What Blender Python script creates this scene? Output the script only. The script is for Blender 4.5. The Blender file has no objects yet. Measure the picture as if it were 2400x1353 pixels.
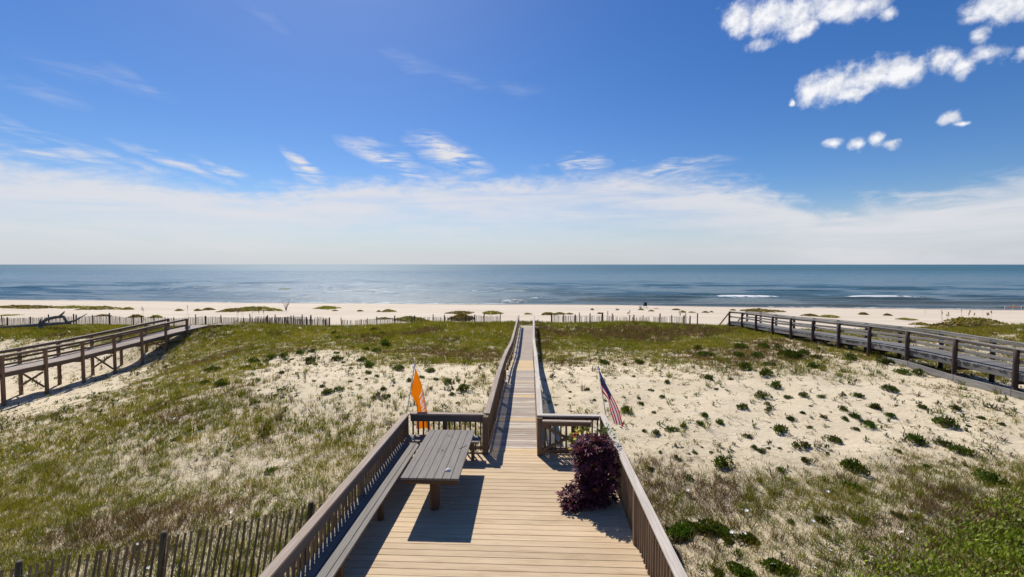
import bpy, bmesh, math, random
import numpy as np
from mathutils import Vector, Matrix

# ---------------------------------------------------------------- camera
scene = bpy.context.scene
FPX = 1030.0
cam_d = bpy.data.cameras.new('camera'); cam = bpy.data.objects.new('camera', cam_d)
scene.collection.objects.link(cam); scene.camera = cam
cam_d.sensor_width = 36.0; cam_d.lens = FPX / 2400 * 36.0
cam_d.shift_y = -14.5 / 2400
cam_d.clip_start = 0.1; cam_d.clip_end = 80000
cam.location = (0, 0, 4.45)
cam.rotation_euler = (math.pi / 2 - math.atan(42 / FPX), 0, math.radians(2.28))
scene.render.resolution_x = 1024; scene.render.resolution_y = 577

# ---------------------------------------------------------------- sun, sky, exposure
SUN = Vector((-0.38, 0.78, 1.0)).normalized()
sun_d = bpy.data.lights.new('sun', 'SUN'); sun_o = bpy.data.objects.new('sun', sun_d)
scene.collection.objects.link(sun_o)
sun_d.energy = 5.0; sun_d.angle = math.radians(0.53); sun_d.color = (1.0, 0.95, 0.855)
sun_o.rotation_euler = SUN.to_track_quat('Z', 'Y').to_euler()
sun_o.location = (-20, 40, 60)

vs = scene.view_settings
vs.view_transform = 'Standard'; vs.look = 'None'; vs.exposure = 0.10; vs.gamma = 1.0; vs.use_curve_mapping = False

# measured places: plants, flags and clouds (metres / radians)
VEG = [(-51.52, 40.55, 0.85), (-45.5, 40.99, 0.9), (-39.29, 41.28, 0.9), (-28.84, 36.27, 0.95), (-23.59, 36.83, 0.95), (-18.31, 37.54, 0.8), (-12.79, 38.01, 0.9), (-7.13, 38.08, 0.9), (-3.4, 38.28, 0.9), (3.36, 38.75, 0.85), (9.62, 38.45, 0.95), (14.37, 36.6, 0.85), (20.34, 38.13, 0.7), (29.03, 43.16, 0.5), (34.84, 40.7, 0.7), (37.97, 38.29, 0.7), (40.93, 37.86, 0.6), (-61.45, 48.39, 0.8), (-50.08, 47.4, 0.85), (-43.51, 48.41, 0.8), (-25.02, 39.09, 0.9), (-9.98, 42.13, 0.9), (-2.5, 42.13, 0.9), (2.02, 42.26, 0.8), (8.45, 41.82, 0.95), (14.69, 42.56, 0.9), (-44.96, 35.34, 0.3), (-40.05, 36.03, 0.25), (-26.69, 33.53, 0.9), (-20.05, 31.26, 0.75), (-14.64, 29.99, 0.6), (-10.21, 30.31, 0.75), (-5.9, 31.48, 0.85), (-2.79, 31.4, 0.9), (2.78, 32.07, 0.8), (7.85, 31.33, 0.85), (11.85, 30.15, 0.8), (15.46, 28.95, 0.6), (20.64, 30.64, 0.5), (28.34, 34.93, 0.6), (33.45, 33.69, 0.6), (-33.87, 31.96, 0.08), (-28.86, 32.01, 0.3), (-23.7, 29.74, 0.6), (-19.68, 27.17, 0.8), (-15.72, 24.49, 0.55), (-13.27, 24.59, 0.15), (-10.75, 24.54, 0.2), (-8.41, 24.93, 0.7), (-4.84, 25.77, 0.75), (-2.3, 25.92, 0.7), (1.27, 26.36, 0.6), (2.27, 26.15, 0.5), (5.1, 25.13, 0.35), (8.47, 24.47, 0.55), (11.86, 24.3, 0.7), (13.86, 23.84, 0.6), (16.31, 24.18, 0.35), (20.05, 24.68, 0.5), (28.4, 29.93, 0.4), (-34.19, 29.28, 0.04), (-31.45, 29.64, 0.05), (-26.15, 28.31, 0.15), (-18.52, 23.21, 0.6), (-15.04, 21.67, 0.7), (-12.41, 20.98, 0.15), (-9.08, 20.71, 0.1), (-6.01, 20.88, 0.12), (-3.34, 21.14, 0.06), (-1.67, 21.11, 0.06), (1.77, 20.35, 0.1), (4.21, 20.75, 0.1), (7.06, 20.36, 0.15), (9.81, 20.08, 0.5), (11.79, 20.25, 0.5), (14.04, 20.79, 0.4), (17.47, 21.47, 0.25), (22.42, 23.6, 0.45), (29.02, 26.74, 0.5), (-30.26, 25.88, 0.03), (-24.89, 24.65, 0.1), (-18.32, 20.26, 0.5), (-15.22, 19.05, 0.8), (-12.63, 18.16, 0.6), (-10.6, 17.9, 0.25), (-8.61, 17.58, 0.15), (-6.0, 17.73, 0.15), (-3.29, 17.49, 0.15), (-1.74, 17.56, 0.15), (1.53, 17.54, 0.1), (3.57, 17.52, 0.12), (6.19, 17.82, 0.12), (8.72, 17.82, 0.05), (11.16, 17.72, 0.03), (14.63, 17.96, 0.05), (17.48, 18.37, 0.08), (21.65, 19.92, 0.15), (-29.06, 22.72, 0.02), (-23.22, 20.77, 0.1), (-18.16, 17.96, 0.4), (-15.16, 16.75, 0.8), (-12.28, 16.42, 0.85), (-10.41, 16.14, 0.6), (-8.7, 16.06, 0.5), (-6.19, 15.92, 0.45), (-4.89, 15.87, 0.35), (-2.93, 15.55, 0.3), (1.38, 15.77, 0.12), (4.02, 15.93, 0.12), (6.3, 15.92, 0.06), (8.68, 16.16, 0.03), (11.64, 16.08, 0.04), (14.71, 16.2, 0.06), (17.72, 16.28, 0.2), (-23.34, 18.21, 0.3), (-17.77, 15.87, 0.55), (-14.28, 14.87, 0.7), (-11.73, 14.63, 0.85), (-9.32, 14.43, 0.85), (-6.99, 14.22, 0.7), (-5.47, 14.04, 0.65), (-3.32, 13.93, 0.5), (1.24, 14.11, 0.2), (3.6, 14.25, 0.12), (5.62, 14.18, 0.06), (7.82, 14.52, 0.04), (10.54, 14.53, 0.04), (13.17, 14.48, 0.1), (15.75, 14.44, 0.2), (-18.41, 14.33, 0.6), (-15.18, 13.52, 0.65), (-12.86, 13.37, 0.6), (-10.47, 13.02, 0.55), (-9.07, 12.98, 0.55), (-7.67, 12.89, 0.6), (-6.28, 12.75, 0.7), (-4.96, 12.7, 0.75), (3.3, 13.03, 0.18), (5.17, 13.01, 0.12), (7.03, 13.03, 0.1), (9.54, 13.13, 0.12), (11.96, 13.13, 0.15), (14.17, 12.97, 0.25), (-16.12, 12.53, 0.8), (-13.64, 12.13, 0.9), (-11.58, 12.02, 0.75), (-9.54, 11.85, 0.65), (-7.64, 11.78, 0.6), (-6.32, 11.59, 0.65), (-5.06, 11.44, 0.7), (3.37, 11.93, 0.7), (4.75, 11.93, 0.5), (6.41, 11.85, 0.45), (8.73, 11.99, 0.65), (10.89, 11.93, 0.6), (12.94, 11.82, 0.6), (-14.32, 11.1, 0.9), (-12.43, 11.03, 0.95), (-10.53, 10.91, 0.85), (-8.74, 10.83, 0.75), (-6.96, 10.71, 0.7), (-5.16, 10.43, 0.7), (3.34, 11.02, 0.95), (4.88, 10.93, 0.9), (6.45, 10.95, 0.9), (8.07, 11.06, 0.95), (10.01, 10.94, 0.95), (11.87, 10.82, 0.9), (-13.05, 10.1, 0.95), (-11.32, 10.02, 0.95), (-9.53, 9.85, 0.95), (-7.89, 9.77, 0.85), (-6.27, 9.63, 0.75), (3.36, 10.12, 0.95), (4.53, 10.11, 0.75), (5.95, 10.07, 0.85), (7.37, 10.08, 0.95), (9.22, 10.06, 0.95), (10.97, 9.98, 0.95), (-11.97, 9.24, 0.9), (-10.42, 9.21, 0.95), (-8.75, 9.03, 0.95), (-7.24, 8.94, 0.9), (-5.84, 8.95, 0.7), (3.47, 9.32, 0.5), (4.6, 9.27, 0.4), (5.95, 9.32, 0.55), (7.23, 9.27, 0.8), (8.57, 9.33, 0.95), (9.8, 9.28, 0.95), (-11.01, 8.48, 0.9), (-9.52, 8.39, 0.9), (-8.12, 8.35, 0.9), (-6.71, 8.26, 0.8), (-5.4, 8.26, 0.75), (3.48, 8.67, 0.6), (4.7, 8.62, 0.5), (5.99, 8.72, 0.7), (7.09, 8.57, 0.9), (8.69, 8.58, 0.9), (-10.28, 7.91, 0.85), (-8.83, 7.77, 0.85), (-7.52, 7.73, 0.85), (-6.28, 7.73, 0.8), (-5.41, 7.76, 0.8), (3.5, 8.12, 0.5), (4.43, 8.11, 0.6), (5.55, 8.05, 0.7), (6.72, 8.1, 0.8), (8.18, 8.06, 0.8), (-3, 5, 0.5), (3, 4, 0.5), (0, 0, 0.4), (12, 3, 0.8), (-12, 3, 0.8), (-30, 10, 0.4), (30, 10, 0.4), (-45, 30, 0.4), (45, 28, 0.5), (40, 40, 0.8), (-45, 44, 0.85), (-36, 42, 0.85), (40, 47, 0.4), (0, 47.5, 0.8), (12, 47.5, 0.8), (-12, 47.5, 0.8), (-24, 46, 0.6), (-40, 48, 0.5)]
BUSH = [(4.46, 13.99, 0.45, 'R'), (3.96, 13.71, 0.33, 'R'), (4.96, 14.16, 0.29, 'R'), (5.57, 14.33, 0.26, 'R'), (5.93, 14.9, 0.27, 'R'), (6.22, 14.41, 0.29, 'R'), (3.64, 13.85, 0.2, 'R'), (4.16, 12.46, 0.18, 'R'), (4.49, 12.93, 0.12, 'R'), (4.59, 12.63, 0.15, 'R'), (4.78, 12.69, 0.18, 'R'), (5.1, 13.0, 0.13, 'R'), (5.28, 12.0, 0.63, 'R'), (5.25, 12.71, 0.21, 'R'), (6.73, 13.62, 0.33, 'R'), (6.56, 12.91, 0.23, 'R'), (6.69, 12.72, 0.31, 'R'), (7.0, 12.93, 0.21, 'R'), (8.08, 14.13, 0.54, 'R'), (8.84, 15.01, 0.33, 'R'), (9.51, 15.49, 0.22, 'R'), (9.12, 14.42, 0.23, 'R'), (9.99, 15.16, 0.24, 'R'), (8.07, 13.22, 0.58, 'R'), (7.68, 12.3, 0.35, 'R'), (9.31, 13.62, 0.52, 'R'), (8.65, 12.89, 0.15, 'R'), (11.0, 15.66, 0.31, 'R'), (10.57, 14.98, 0.24, 'R'), (10.45, 14.32, 0.29, 'R'), (10.97, 15.1, 0.39, 'R'), (10.97, 14.39, 0.46, 'R'), (12.18, 15.2, 0.3, 'R'), (12.29, 15.96, 0.35, 'R'), (8.68, 11.89, 0.76, 'R'), (6.73, 11.76, 0.31, 'R'), (13.43, 14.49, 0.8, 'R'), (11.55, 13.41, 0.64, 'R'), (12.2, 13.34, 0.37, 'R'), (12.29, 12.84, 0.58, 'R'), (10.6, 12.87, 0.26, 'R'), (10.7, 12.07, 0.24, 'R'), (11.55, 11.35, 0.58, 'R'), (15.12, 14.46, 0.23, 'R'), (14.95, 15.01, 0.27, 'R'), (13.92, 14.32, 0.17, 'R'), (3.3, 11.87, 0.29, 'R'), (3.79, 12.65, 0.15, 'R'), (3.4, 15.45, 0.38, 'R'), (8.55, 15.9, 0.25, 'R'), (7.37, 12.99, 0.16, 'R'), (5.88, 11.28, 0.23, 'R'), (4.16, 11.36, 0.32, 'R'), (4.21, 12.31, 0.2, 'R'), (8.07, 11.06, 0.53, 'R'), (8.13, 9.76, 0.35, 'R'), (6.45, 9.69, 0.39, 'R'), (5.75, 9.66, 0.23, 'R'), (7.66, 19.03, 0.52, 'R'), (8.57, 18.92, 0.3, 'R'), (9.92, 17.92, 0.54, 'R'), (8.85, 16.82, 0.65, 'R'), (8.68, 16.16, 0.26, 'R'), (8.47, 15.75, 0.25, 'R'), (7.66, 15.77, 0.51, 'R'), (10.35, 16.84, 0.4, 'R'), (11.02, 16.81, 0.35, 'R'), (9.76, 16.81, 0.32, 'R'), (12.46, 16.97, 0.48, 'R'), (14.16, 17.74, 0.79, 'R'), (10.96, 15.6, 0.3, 'R'), (10.95, 15.05, 0.41, 'R'), (10.53, 14.88, 0.24, 'R'), (12.2, 15.8, 0.38, 'R'), (12.19, 15.15, 0.36, 'R'), (13.13, 16.09, 0.2, 'R'), (13.83, 15.82, 0.4, 'R'), (14.83, 15.81, 0.4, 'R'), (11.08, 14.6, 0.42, 'R'), (14.96, 14.96, 0.28, 'R'), (15.08, 14.46, 0.23, 'R'), (6.24, 14.41, 0.3, 'R'), (5.9, 14.85, 0.29, 'R'), (5.52, 14.28, 0.28, 'R'), (8.88, 15.06, 0.31, 'R'), (9.46, 15.44, 0.2, 'R'), (10.0, 15.16, 0.24, 'R'), (10.11, 16.02, 0.2, 'R'), (11.96, 17.05, 0.22, 'R'), (7.42, 17.67, 0.23, 'R'), (10.65, 28.1, 0.81, 'RG'), (10.12, 25.83, 1.08, 'RG'), (13.23, 27.86, 0.89, 'RG'), (11.66, 24.69, 0.87, 'RG'), (12.36, 24.17, 0.85, 'RG'), (14.63, 27.86, 1.15, 'RG'), (15.38, 27.49, 0.61, 'RG'), (11.7, 21.8, 0.63, 'RG'), (14.12, 24.15, 1.38, 'RG'), (15.4, 25.15, 0.88, 'RG'), (15.2, 23.74, 0.68, 'RG'), (9.94, 20.48, 0.85, 'RG'), (10.3, 19.34, 0.74, 'RG'), (13.44, 21.17, 0.74, 'RG'), (17.01, 23.81, 0.75, 'RG'), (17.38, 20.97, 0.79, 'RG'), (17.86, 20.79, 0.66, 'RG'), (17.85, 22.64, 0.79, 'RG'), (-14.53, 21.89, 0.47, 'L'), (-15.21, 23.51, 0.63, 'L'), (-14.66, 23.73, 0.42, 'L'), (-14.34, 22.65, 0.36, 'L'), (-14.76, 24.63, 0.66, 'L'), (-14.19, 24.66, 0.66, 'L'), (-13.97, 26.16, 0.69, 'L'), (-13.59, 26.73, 0.61, 'L'), (-13.76, 24.12, 0.39, 'L'), (-13.42, 24.14, 0.3, 'L'), (-11.86, 23.3, 0.82, 'L'), (-11.65, 22.56, 0.36, 'L'), (-11.19, 22.43, 0.28, 'L'), (-11.64, 20.06, 0.39, 'L'), (-11.84, 26.35, 0.51, 'L'), (-10.72, 23.94, 0.59, 'L'), (-10.11, 23.32, 0.25, 'L'), (-11.63, 28.26, 0.5, 'L'), (-10.54, 27.6, 0.58, 'L'), (-9.68, 27.18, 0.76, 'L'), (-10.81, 32.14, 0.56, 'L'), (-9.94, 29.87, 0.89, 'L'), (-10.08, 21.92, 0.15, 'L'), (-8.86, 21.27, 0.26, 'L'), (-9.33, 18.5, 0.2, 'L'), (-10.12, 16.96, 0.24, 'L'), (-10.33, 17.56, 0.28, 'L'), (-10.49, 16.34, 0.18, 'L'), (-9.61, 16.63, 0.22, 'L'), (-9.19, 16.8, 0.21, 'L'), (-11.15, 17.57, 0.19, 'L'), (-8.07, 17.05, 0.54, 'L'), (-8.59, 17.73, 0.28, 'L'), (-7.7, 17.36, 0.4, 'L'), (-7.74, 18.52, 0.23, 'L'), (-7.52, 18.93, 0.17, 'L'), (-7.17, 18.09, 0.19, 'L'), (-7.22, 17.53, 0.14, 'L'), (-7.52, 20.03, 0.39, 'L'), (-6.92, 19.6, 0.31, 'L'), (-5.97, 17.53, 0.31, 'L'), (-5.95, 16.43, 0.32, 'L'), (-5.51, 16.75, 0.35, 'L'), (-8.37, 19.44, 0.1, 'L'), (-7.97, 19.81, 0.12, 'L'), (-7.2, 18.94, 0.23, 'L'), (-9.69, 17.33, 0.15, 'L'), (-9.21, 23.7, 0.71, 'LG'), (-8.11, 21.75, 0.65, 'LG'), (-6.34, 21.02, 0.63, 'LG'), (-13.97, 38.71, 0.88, 'LG'), (-12.52, 36.57, 0.71, 'LG'), (-13.12, 34.0, 0.6, 'LG'), (-16.5, 36.51, 1.09, 'LG'), (-14.66, 32.94, 0.75, 'LG'), (-5.23, 18.72, 0.33, 'L'), (-4.87, 19.43, 0.34, 'L'), (-4.09, 18.96, 0.27, 'L'), (-3.43, 18.24, 0.48, 'L'), (-2.6, 17.07, 0.63, 'L'), (-3.11, 18.9, 0.26, 'L'), (-2.96, 16.55, 0.32, 'L'), (-5.44, 16.6, 0.29, 'L'), (-5.73, 18.09, 0.16, 'L'), (-3.97, 17.42, 0.21, 'L'), (-4.97, 16.57, 0.15, 'L'), (-4.78, 20.98, 0.59, 'L'), (-2.59, 15.72, 0.17, 'L'), (-2.06, 18.74, 0.13, 'L'), (-13.7, 18.92, 0.76, 'LG'), (-14.94, 19.46, 0.59, 'LG'), (-16.53, 22.05, 0.82, 'LG'), (-8.64, 13.65, 0.46, 'LN'), (-11.58, 13.68, 0.28, 'LN'), (-9.17, 12.82, 0.22, 'LN'), (-7.16, 11.6, 0.37, 'LN'), (3.86, 22.68, 0.66, 'C'), (4.79, 22.12, 0.34, 'C'), (5.61, 22.7, 0.7, 'C'), (2.48, 20.83, 0.16, 'C'), (4.54, 19.21, 0.2, 'C'), (3.67, 18.68, 0.19, 'C'), (2.3, 17.32, 0.3, 'C'), (1.59, 16.99, 0.15, 'C'), (1.53, 16.33, 0.17, 'C'), (0.96, 15.76, 0.22, 'C'), (3.37, 15.35, 0.4, 'C'), (2.79, 16.13, 0.17, 'C'), (4.81, 17.37, 0.24, 'C'), (4.98, 16.57, 0.29, 'C'), (4.09, 16.48, 0.2, 'C'), (4.05, 15.98, 0.25, 'C'), (4.32, 15.19, 0.21, 'C'), (5.73, 18.36, 0.35, 'C'), (2.4, 16.17, 0.17, 'C'), (3.28, 9.31, 0.79, 'N'), (3.75, 9.43, 0.65, 'N'), (4.16, 9.34, 0.5, 'N'), (4.5, 9.06, 0.47, 'N'), (4.01, 8.09, 0.55, 'N'), (3.51, 8.07, 0.34, 'N'), (4.62, 8.21, 0.51, 'N'), (4.12, 9.04, 0.29, 'N')]
CLUMP = [(-93.99, 78.11, 11.95, 0.72), (-86.33, 79.46, 8.07, 0.56), (-85.38, 79.6, 1.13, 0.4), (-78.06, 76.69, 7.38, 0.7), (-72.47, 76.31, 1.85, 0.62), (-61.08, 74.06, 1.12, 0.52), (-57.8, 74.09, 1.12, 0.52), (-57.63, 76.3, 1.99, 0.61), (-51.07, 73.41, 4.41, 0.66), (-48.46, 75.81, 8.32, 0.91), (-38.01, 81.13, 3.86, 0.72), (-34.3, 75.98, 0.9, 0.3), (-29.62, 75.36, 1.04, 0.37), (-24.39, 74.82, 2.36, 0.59), (-26.0, 74.7, 0.74, 0.37), (-11.3, 71.74, 4.08, 0.56), (-9.29, 60.06, 3.06, 1.18), (-6.1, 71.09, 2.92, 0.69), (-0.26, 70.63, 1.24, 0.34), (3.0, 69.86, 2.31, 0.54), (4.94, 70.58, 1.78, 0.48), (6.45, 70.64, 1.23, 0.34), (11.54, 81.1, 0.55, 0.47), (16.21, 81.48, 0.55, 0.39), (11.42, 71.94, 0.84, 0.35), (20.81, 82.46, 1.03, 0.48), (21.79, 79.15, 0.99, 0.38), (27.48, 83.18, 1.36, 0.4), (26.43, 76.49, 0.81, 0.51), (27.97, 76.75, 1.1, 0.29), (30.52, 77.15, 1.18, 0.37), (31.95, 78.16, 0.6, 0.3), (37.86, 83.09, 0.95, 0.4), (41.78, 80.29, 6.28, 0.69), (55.58, 75.24, 1.28, 0.57), (58.33, 73.75, 1.18, 0.49), (44.44, 71.05, 2.43, 0.47), (46.08, 69.06, 2.49, 0.52), (54.59, 65.45, 2.22, 0.37), (59.55, 61.04, 5.26, 1.03), (41.86, 43.74, 5.33, 0.74), (50.34, 58.23, 2.3, 0.44), (-63.94, 63.1, 1.92, 0.38), (-57.04, 61.37, 1.74, 0.56), (-53.68, 60.9, 1.6, 0.55), (-78.52, 62.97, 2.57, 0.26), (-16.28, 58.89, 3.48, 0.81), (-14.27, 56.72, 2.79, 0.56), (-20.55, 61.12, 2.41, 0.3), (60.06, 60.06, 3.37, 0.56), (34.99, 76.77, 0.88, 0.29)]
US_L = [(1.713, 10.312, 1.44), (1.854, 10.311, 1.28), (1.908, 10.301, 0.973), (1.988, 10.294, 0.719)]
US_R = [(1.65, 10.401, 1.964), (1.785, 10.395, 1.689), (1.92, 10.39, 1.42), (2.041, 10.386, 1.205), (2.149, 10.38, 0.949), (2.23, 10.369, 0.607)]
US_POLE = [(1.633, 10.364, 2.047), (1.809, 10.324, 0.896)]
OR_L = [(-2.85, 10.326, 1.327), (-2.759, 10.324, 1.182), (-2.705, 10.32, 1.037), (-2.708, 10.309, 0.765), (-2.704, 10.299, 0.52)]
OR_R = [(-2.72, 10.308, 1.983), (-2.566, 10.299, 1.613), (-2.484, 10.288, 1.27), (-2.43, 10.28, 1.017), (-2.375, 10.272, 0.764), (-2.326, 10.264, 0.521)]
OR_POLE = [(-2.73, 10.312, 2.092), (-2.846, 10.278, 1.36), (-2.926, 10.255, 0.891)]
CUMULUS = [(0.4296, 0.459, 0.0339, 0.0367, 1.0, 0.0), (0.4774, 0.4489, 0.0573, 0.0328, 1.0, 0.0), (0.5328, 0.4404, 0.0669, 0.032, 1.0, 0.0), (0.5875, 0.4298, 0.0497, 0.0237, 1.0, 0.0), (0.6295, 0.4203, 0.0349, 0.0183, 1.0, 0.0), (0.5368, 0.4136, 0.0333, 0.0144, 1.0, 0.0), (0.6582, 0.4057, 0.0167, 0.0109, 0.6, 0.0), (0.5525, 0.3151, 0.0276, 0.0269, 1.0, 0.0), (0.5876, 0.3149, 0.0469, 0.0331, 1.0, 0.0), (0.6356, 0.3129, 0.0406, 0.032, 1.0, 0.0), (0.6747, 0.3118, 0.0337, 0.0258, 1.0, 0.0), (0.6933, 0.3115, 0.0184, 0.0203, 1.0, 0.0), (0.6097, 0.2917, 0.0363, 0.0152, 1.0, 0.0), (0.5202, 0.2997, 0.0062, 0.0066, 1.0, 0.0), (0.7201, 0.3166, 0.024, 0.0185, 1.0, 0.0), (0.748, 0.3044, 0.0189, 0.0133, 0.7, 0.0), (0.7729, 0.3112, 0.0225, 0.0141, 0.7, 0.0), (0.7506, 0.2958, 0.0141, 0.0097, 0.6, 0.0), (0.7796, 0.3743, 0.0441, 0.021, 1.0, 0.0), (0.7553, 0.3645, 0.0232, 0.0115, 0.7, 0.0), (0.7676, 0.3377, 0.0154, 0.0127, 0.8, 0.0), (0.7992, 0.3628, 0.0296, 0.0246, 0.8, 0.0), (0.8076, 0.2991, 0.0083, 0.008, 0.5, 0.0), (0.7346, 0.2297, 0.0156, 0.0116, 1.0, 0.0), (0.7493, 0.2189, 0.0143, 0.0051, 0.7, 0.0), (0.5883, 0.2153, 0.0138, 0.0118, 0.8, 0.0), (0.6197, 0.2076, 0.0168, 0.0158, 1.0, 0.0), (0.6481, 0.2143, 0.016, 0.0154, 1.0, 0.0), (0.6658, 0.2036, 0.0156, 0.0083, 0.8, 0.0), (0.4641, 0.4061, 0.0182, 0.0097, 0.45, 0.0)]
WISP = [(-0.1734, 0.2379, 0.0755, 0.0231, 0.9, 0.35), (-0.3026, 0.2233, 0.0896, 0.0157, 0.9, 0.28), (-0.3201, 0.2482, 0.0443, 0.0086, 0.6, 0.2), (-0.2295, 0.249, 0.0417, 0.0105, 0.6, 0.3), (-0.476, 0.1993, 0.0395, 0.01, 0.9, 0.55), (-0.4724, 0.1796, 0.0317, 0.0076, 0.7, 0.5), (-0.6831, 0.1786, 0.0739, 0.0074, 0.5, 0.3), (-0.6189, 0.179, 0.0404, 0.0062, 0.6, 0.25), (-0.8337, 0.1828, 0.0897, 0.0103, 0.55, 0.3), (-0.8701, 0.1729, 0.0524, 0.0075, 0.5, 0.2), (-0.7528, 0.1761, 0.077, 0.0063, 0.4, 0.25), (-0.2645, 0.415, 0.0543, 0.0137, 0.12, 0.2), (-0.1443, 0.3886, 0.0566, 0.0096, 0.09, 0.2), (-0.0255, 0.3727, 0.0477, 0.0114, 0.08, 0.1), (-0.7382, 0.3009, 0.0336, 0.0092, 0.14, 0.4), (-0.8674, 0.2587, 0.0525, 0.0132, 0.13, 0.15), (-0.7862, 0.2985, 0.0771, 0.0127, 0.09, 0.1), (0.1222, 0.2191, 0.0468, 0.0197, 0.8, 0.1), (0.2935, 0.1972, 0.103, 0.0139, 0.6, -0.1), (-0.5427, 0.4488, 0.0437, 0.0093, 0.05, 0.4)]
BAND = [(-0.8958, 0.1608), (-0.8295, 0.166), (-0.753, 0.1655), (-0.665, 0.1547), (-0.5637, 0.1554), (-0.4072, 0.1845), (-0.2299, 0.1993), (-0.0398, 0.201), (0.1035, 0.2099), (0.241, 0.2039), (0.3687, 0.1883), (0.4546, 0.1636), (0.5403, 0.1321), (0.6114, 0.1084), (0.6636, 0.1206), (0.7267, 0.1296), (0.774, 0.1345), (0.817, 0.1376)]
FLOWERS = [(3.91, 10.79, -1.23), (4.6, 10.17, -1.27), (4.92, 9.93, -1.23), (5.34, 9.95, -1.23), (4.26, 9.2, -1.29), (4.48, 9.11, -1.25), (6.16, 9.58, -1.22), (7.23, 10.73, -1.18), (6.32, 10.64, -1.16), (8.41, 9.82, -1.1), (7.66, 9.14, -1.19), (7.6, 8.94, -1.2), (6.49, 8.39, -1.2), (5.92, 8.67, -1.29), (5.25, 8.09, -1.26), (4.55, 8.16, -1.24), (-8.9, 12.63, -1.27), (-8.11, 10.51, -1.37), (-7.1, 10.35, -1.31), (-6.76, 9.51, -1.28), (-17.58, 18.54, -1.49), (-12.69, 15.04, -1.19), (-7.99, 8.46, -1.4), (-7.14, 7.74, -1.38), (10.42, 15.58, -0.69), (9.13, 33.88, -1.43), (-27.78, 35.87, -1.39), (-23.12, 34.69, -1.63), (-18.34, 39.24, -1.59), (7.82, 14.52, -0.86)]

class NT:
    """tiny helper for node trees"""
    def __init__(s, tree): s.t = tree; s.n = tree.nodes; s.l = tree.links
    def new(s, typ, **kw):
        n = s.n.new(typ)
        for k, v in kw.items(): setattr(n, k, v)
        return n
    def set(s, sock, v):
        if isinstance(v, bpy.types.NodeSocket): s.l.new(v, sock)
        elif v is not None: sock.default_value = v
    def math(s, op, a, b=None, c=None, clamp=False):
        n = s.new('ShaderNodeMath', operation=op); n.use_clamp = clamp
        s.set(n.inputs[0], a); s.set(n.inputs[1], b); s.set(n.inputs[2], c); return n.outputs[0]
    def vec(s, op, a, b=None):
        n = s.new('ShaderNodeVectorMath', operation=op); s.set(n.inputs[0], a); s.set(n.inputs[1], b)
        return n.outputs['Value'] if op in ('LENGTH', 'DOT_PRODUCT') else n.outputs[0]
    def noise(s, v, scale, detail=4, rough=.55, dist=0, lac=2.0):
        n = s.new('ShaderNodeTexNoise'); s.set(n.inputs['Vector'], v); n.inputs['Scale'].default_value = scale
        n.inputs['Detail'].default_value = detail; n.inputs['Roughness'].default_value = rough
        n.inputs['Distortion'].default_value = dist; n.inputs['Lacunarity'].default_value = lac
        return n.outputs[0]
    def ramp(s, f, stops, interp='LINEAR'):
        n = s.new('ShaderNodeValToRGB'); e = n.color_ramp.elements; n.color_ramp.interpolation = interp
        while len(e) < len(stops): e.new(0.5)
        for k, (p, c) in zip(e, stops):
            k.position = p; k.color = tuple(c) + (1,) if len(c) == 3 else c
        s.set(n.inputs[0], f); return n.outputs[0]
    def mix(s, f, a, b, typ='MIX'):
        n = s.new('ShaderNodeMix', data_type='RGBA', blend_type=typ); n.clamp_factor = True
        s.set(n.inputs[0], f); s.set(n.inputs[6], a if isinstance(a, bpy.types.NodeSocket) else tuple(a) + (1,))
        s.set(n.inputs[7], b if isinstance(b, bpy.types.NodeSocket) else tuple(b) + (1,)); return n.outputs[2]
    def map(s, v, a, b, c=0.0, d=1.0, smooth=True):
        n = s.new('ShaderNodeMapRange'); n.interpolation_type = 'SMOOTHSTEP' if smooth else 'LINEAR'
        s.set(n.inputs[0], v); s.set(n.inputs[1], a); s.set(n.inputs[2], b); s.set(n.inputs[3], c); s.set(n.inputs[4], d)
        return n.outputs[0]
    def mapping(s, v, scale=(1, 1, 1), rot=(0, 0, 0), loc=(0, 0, 0)):
        n = s.new('ShaderNodeMapping'); s.set(n.inputs[0], v); n.inputs[1].default_value = loc; n.inputs[2].default_value = rot
        n.inputs[3].default_value = scale; return n.outputs[0]

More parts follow.
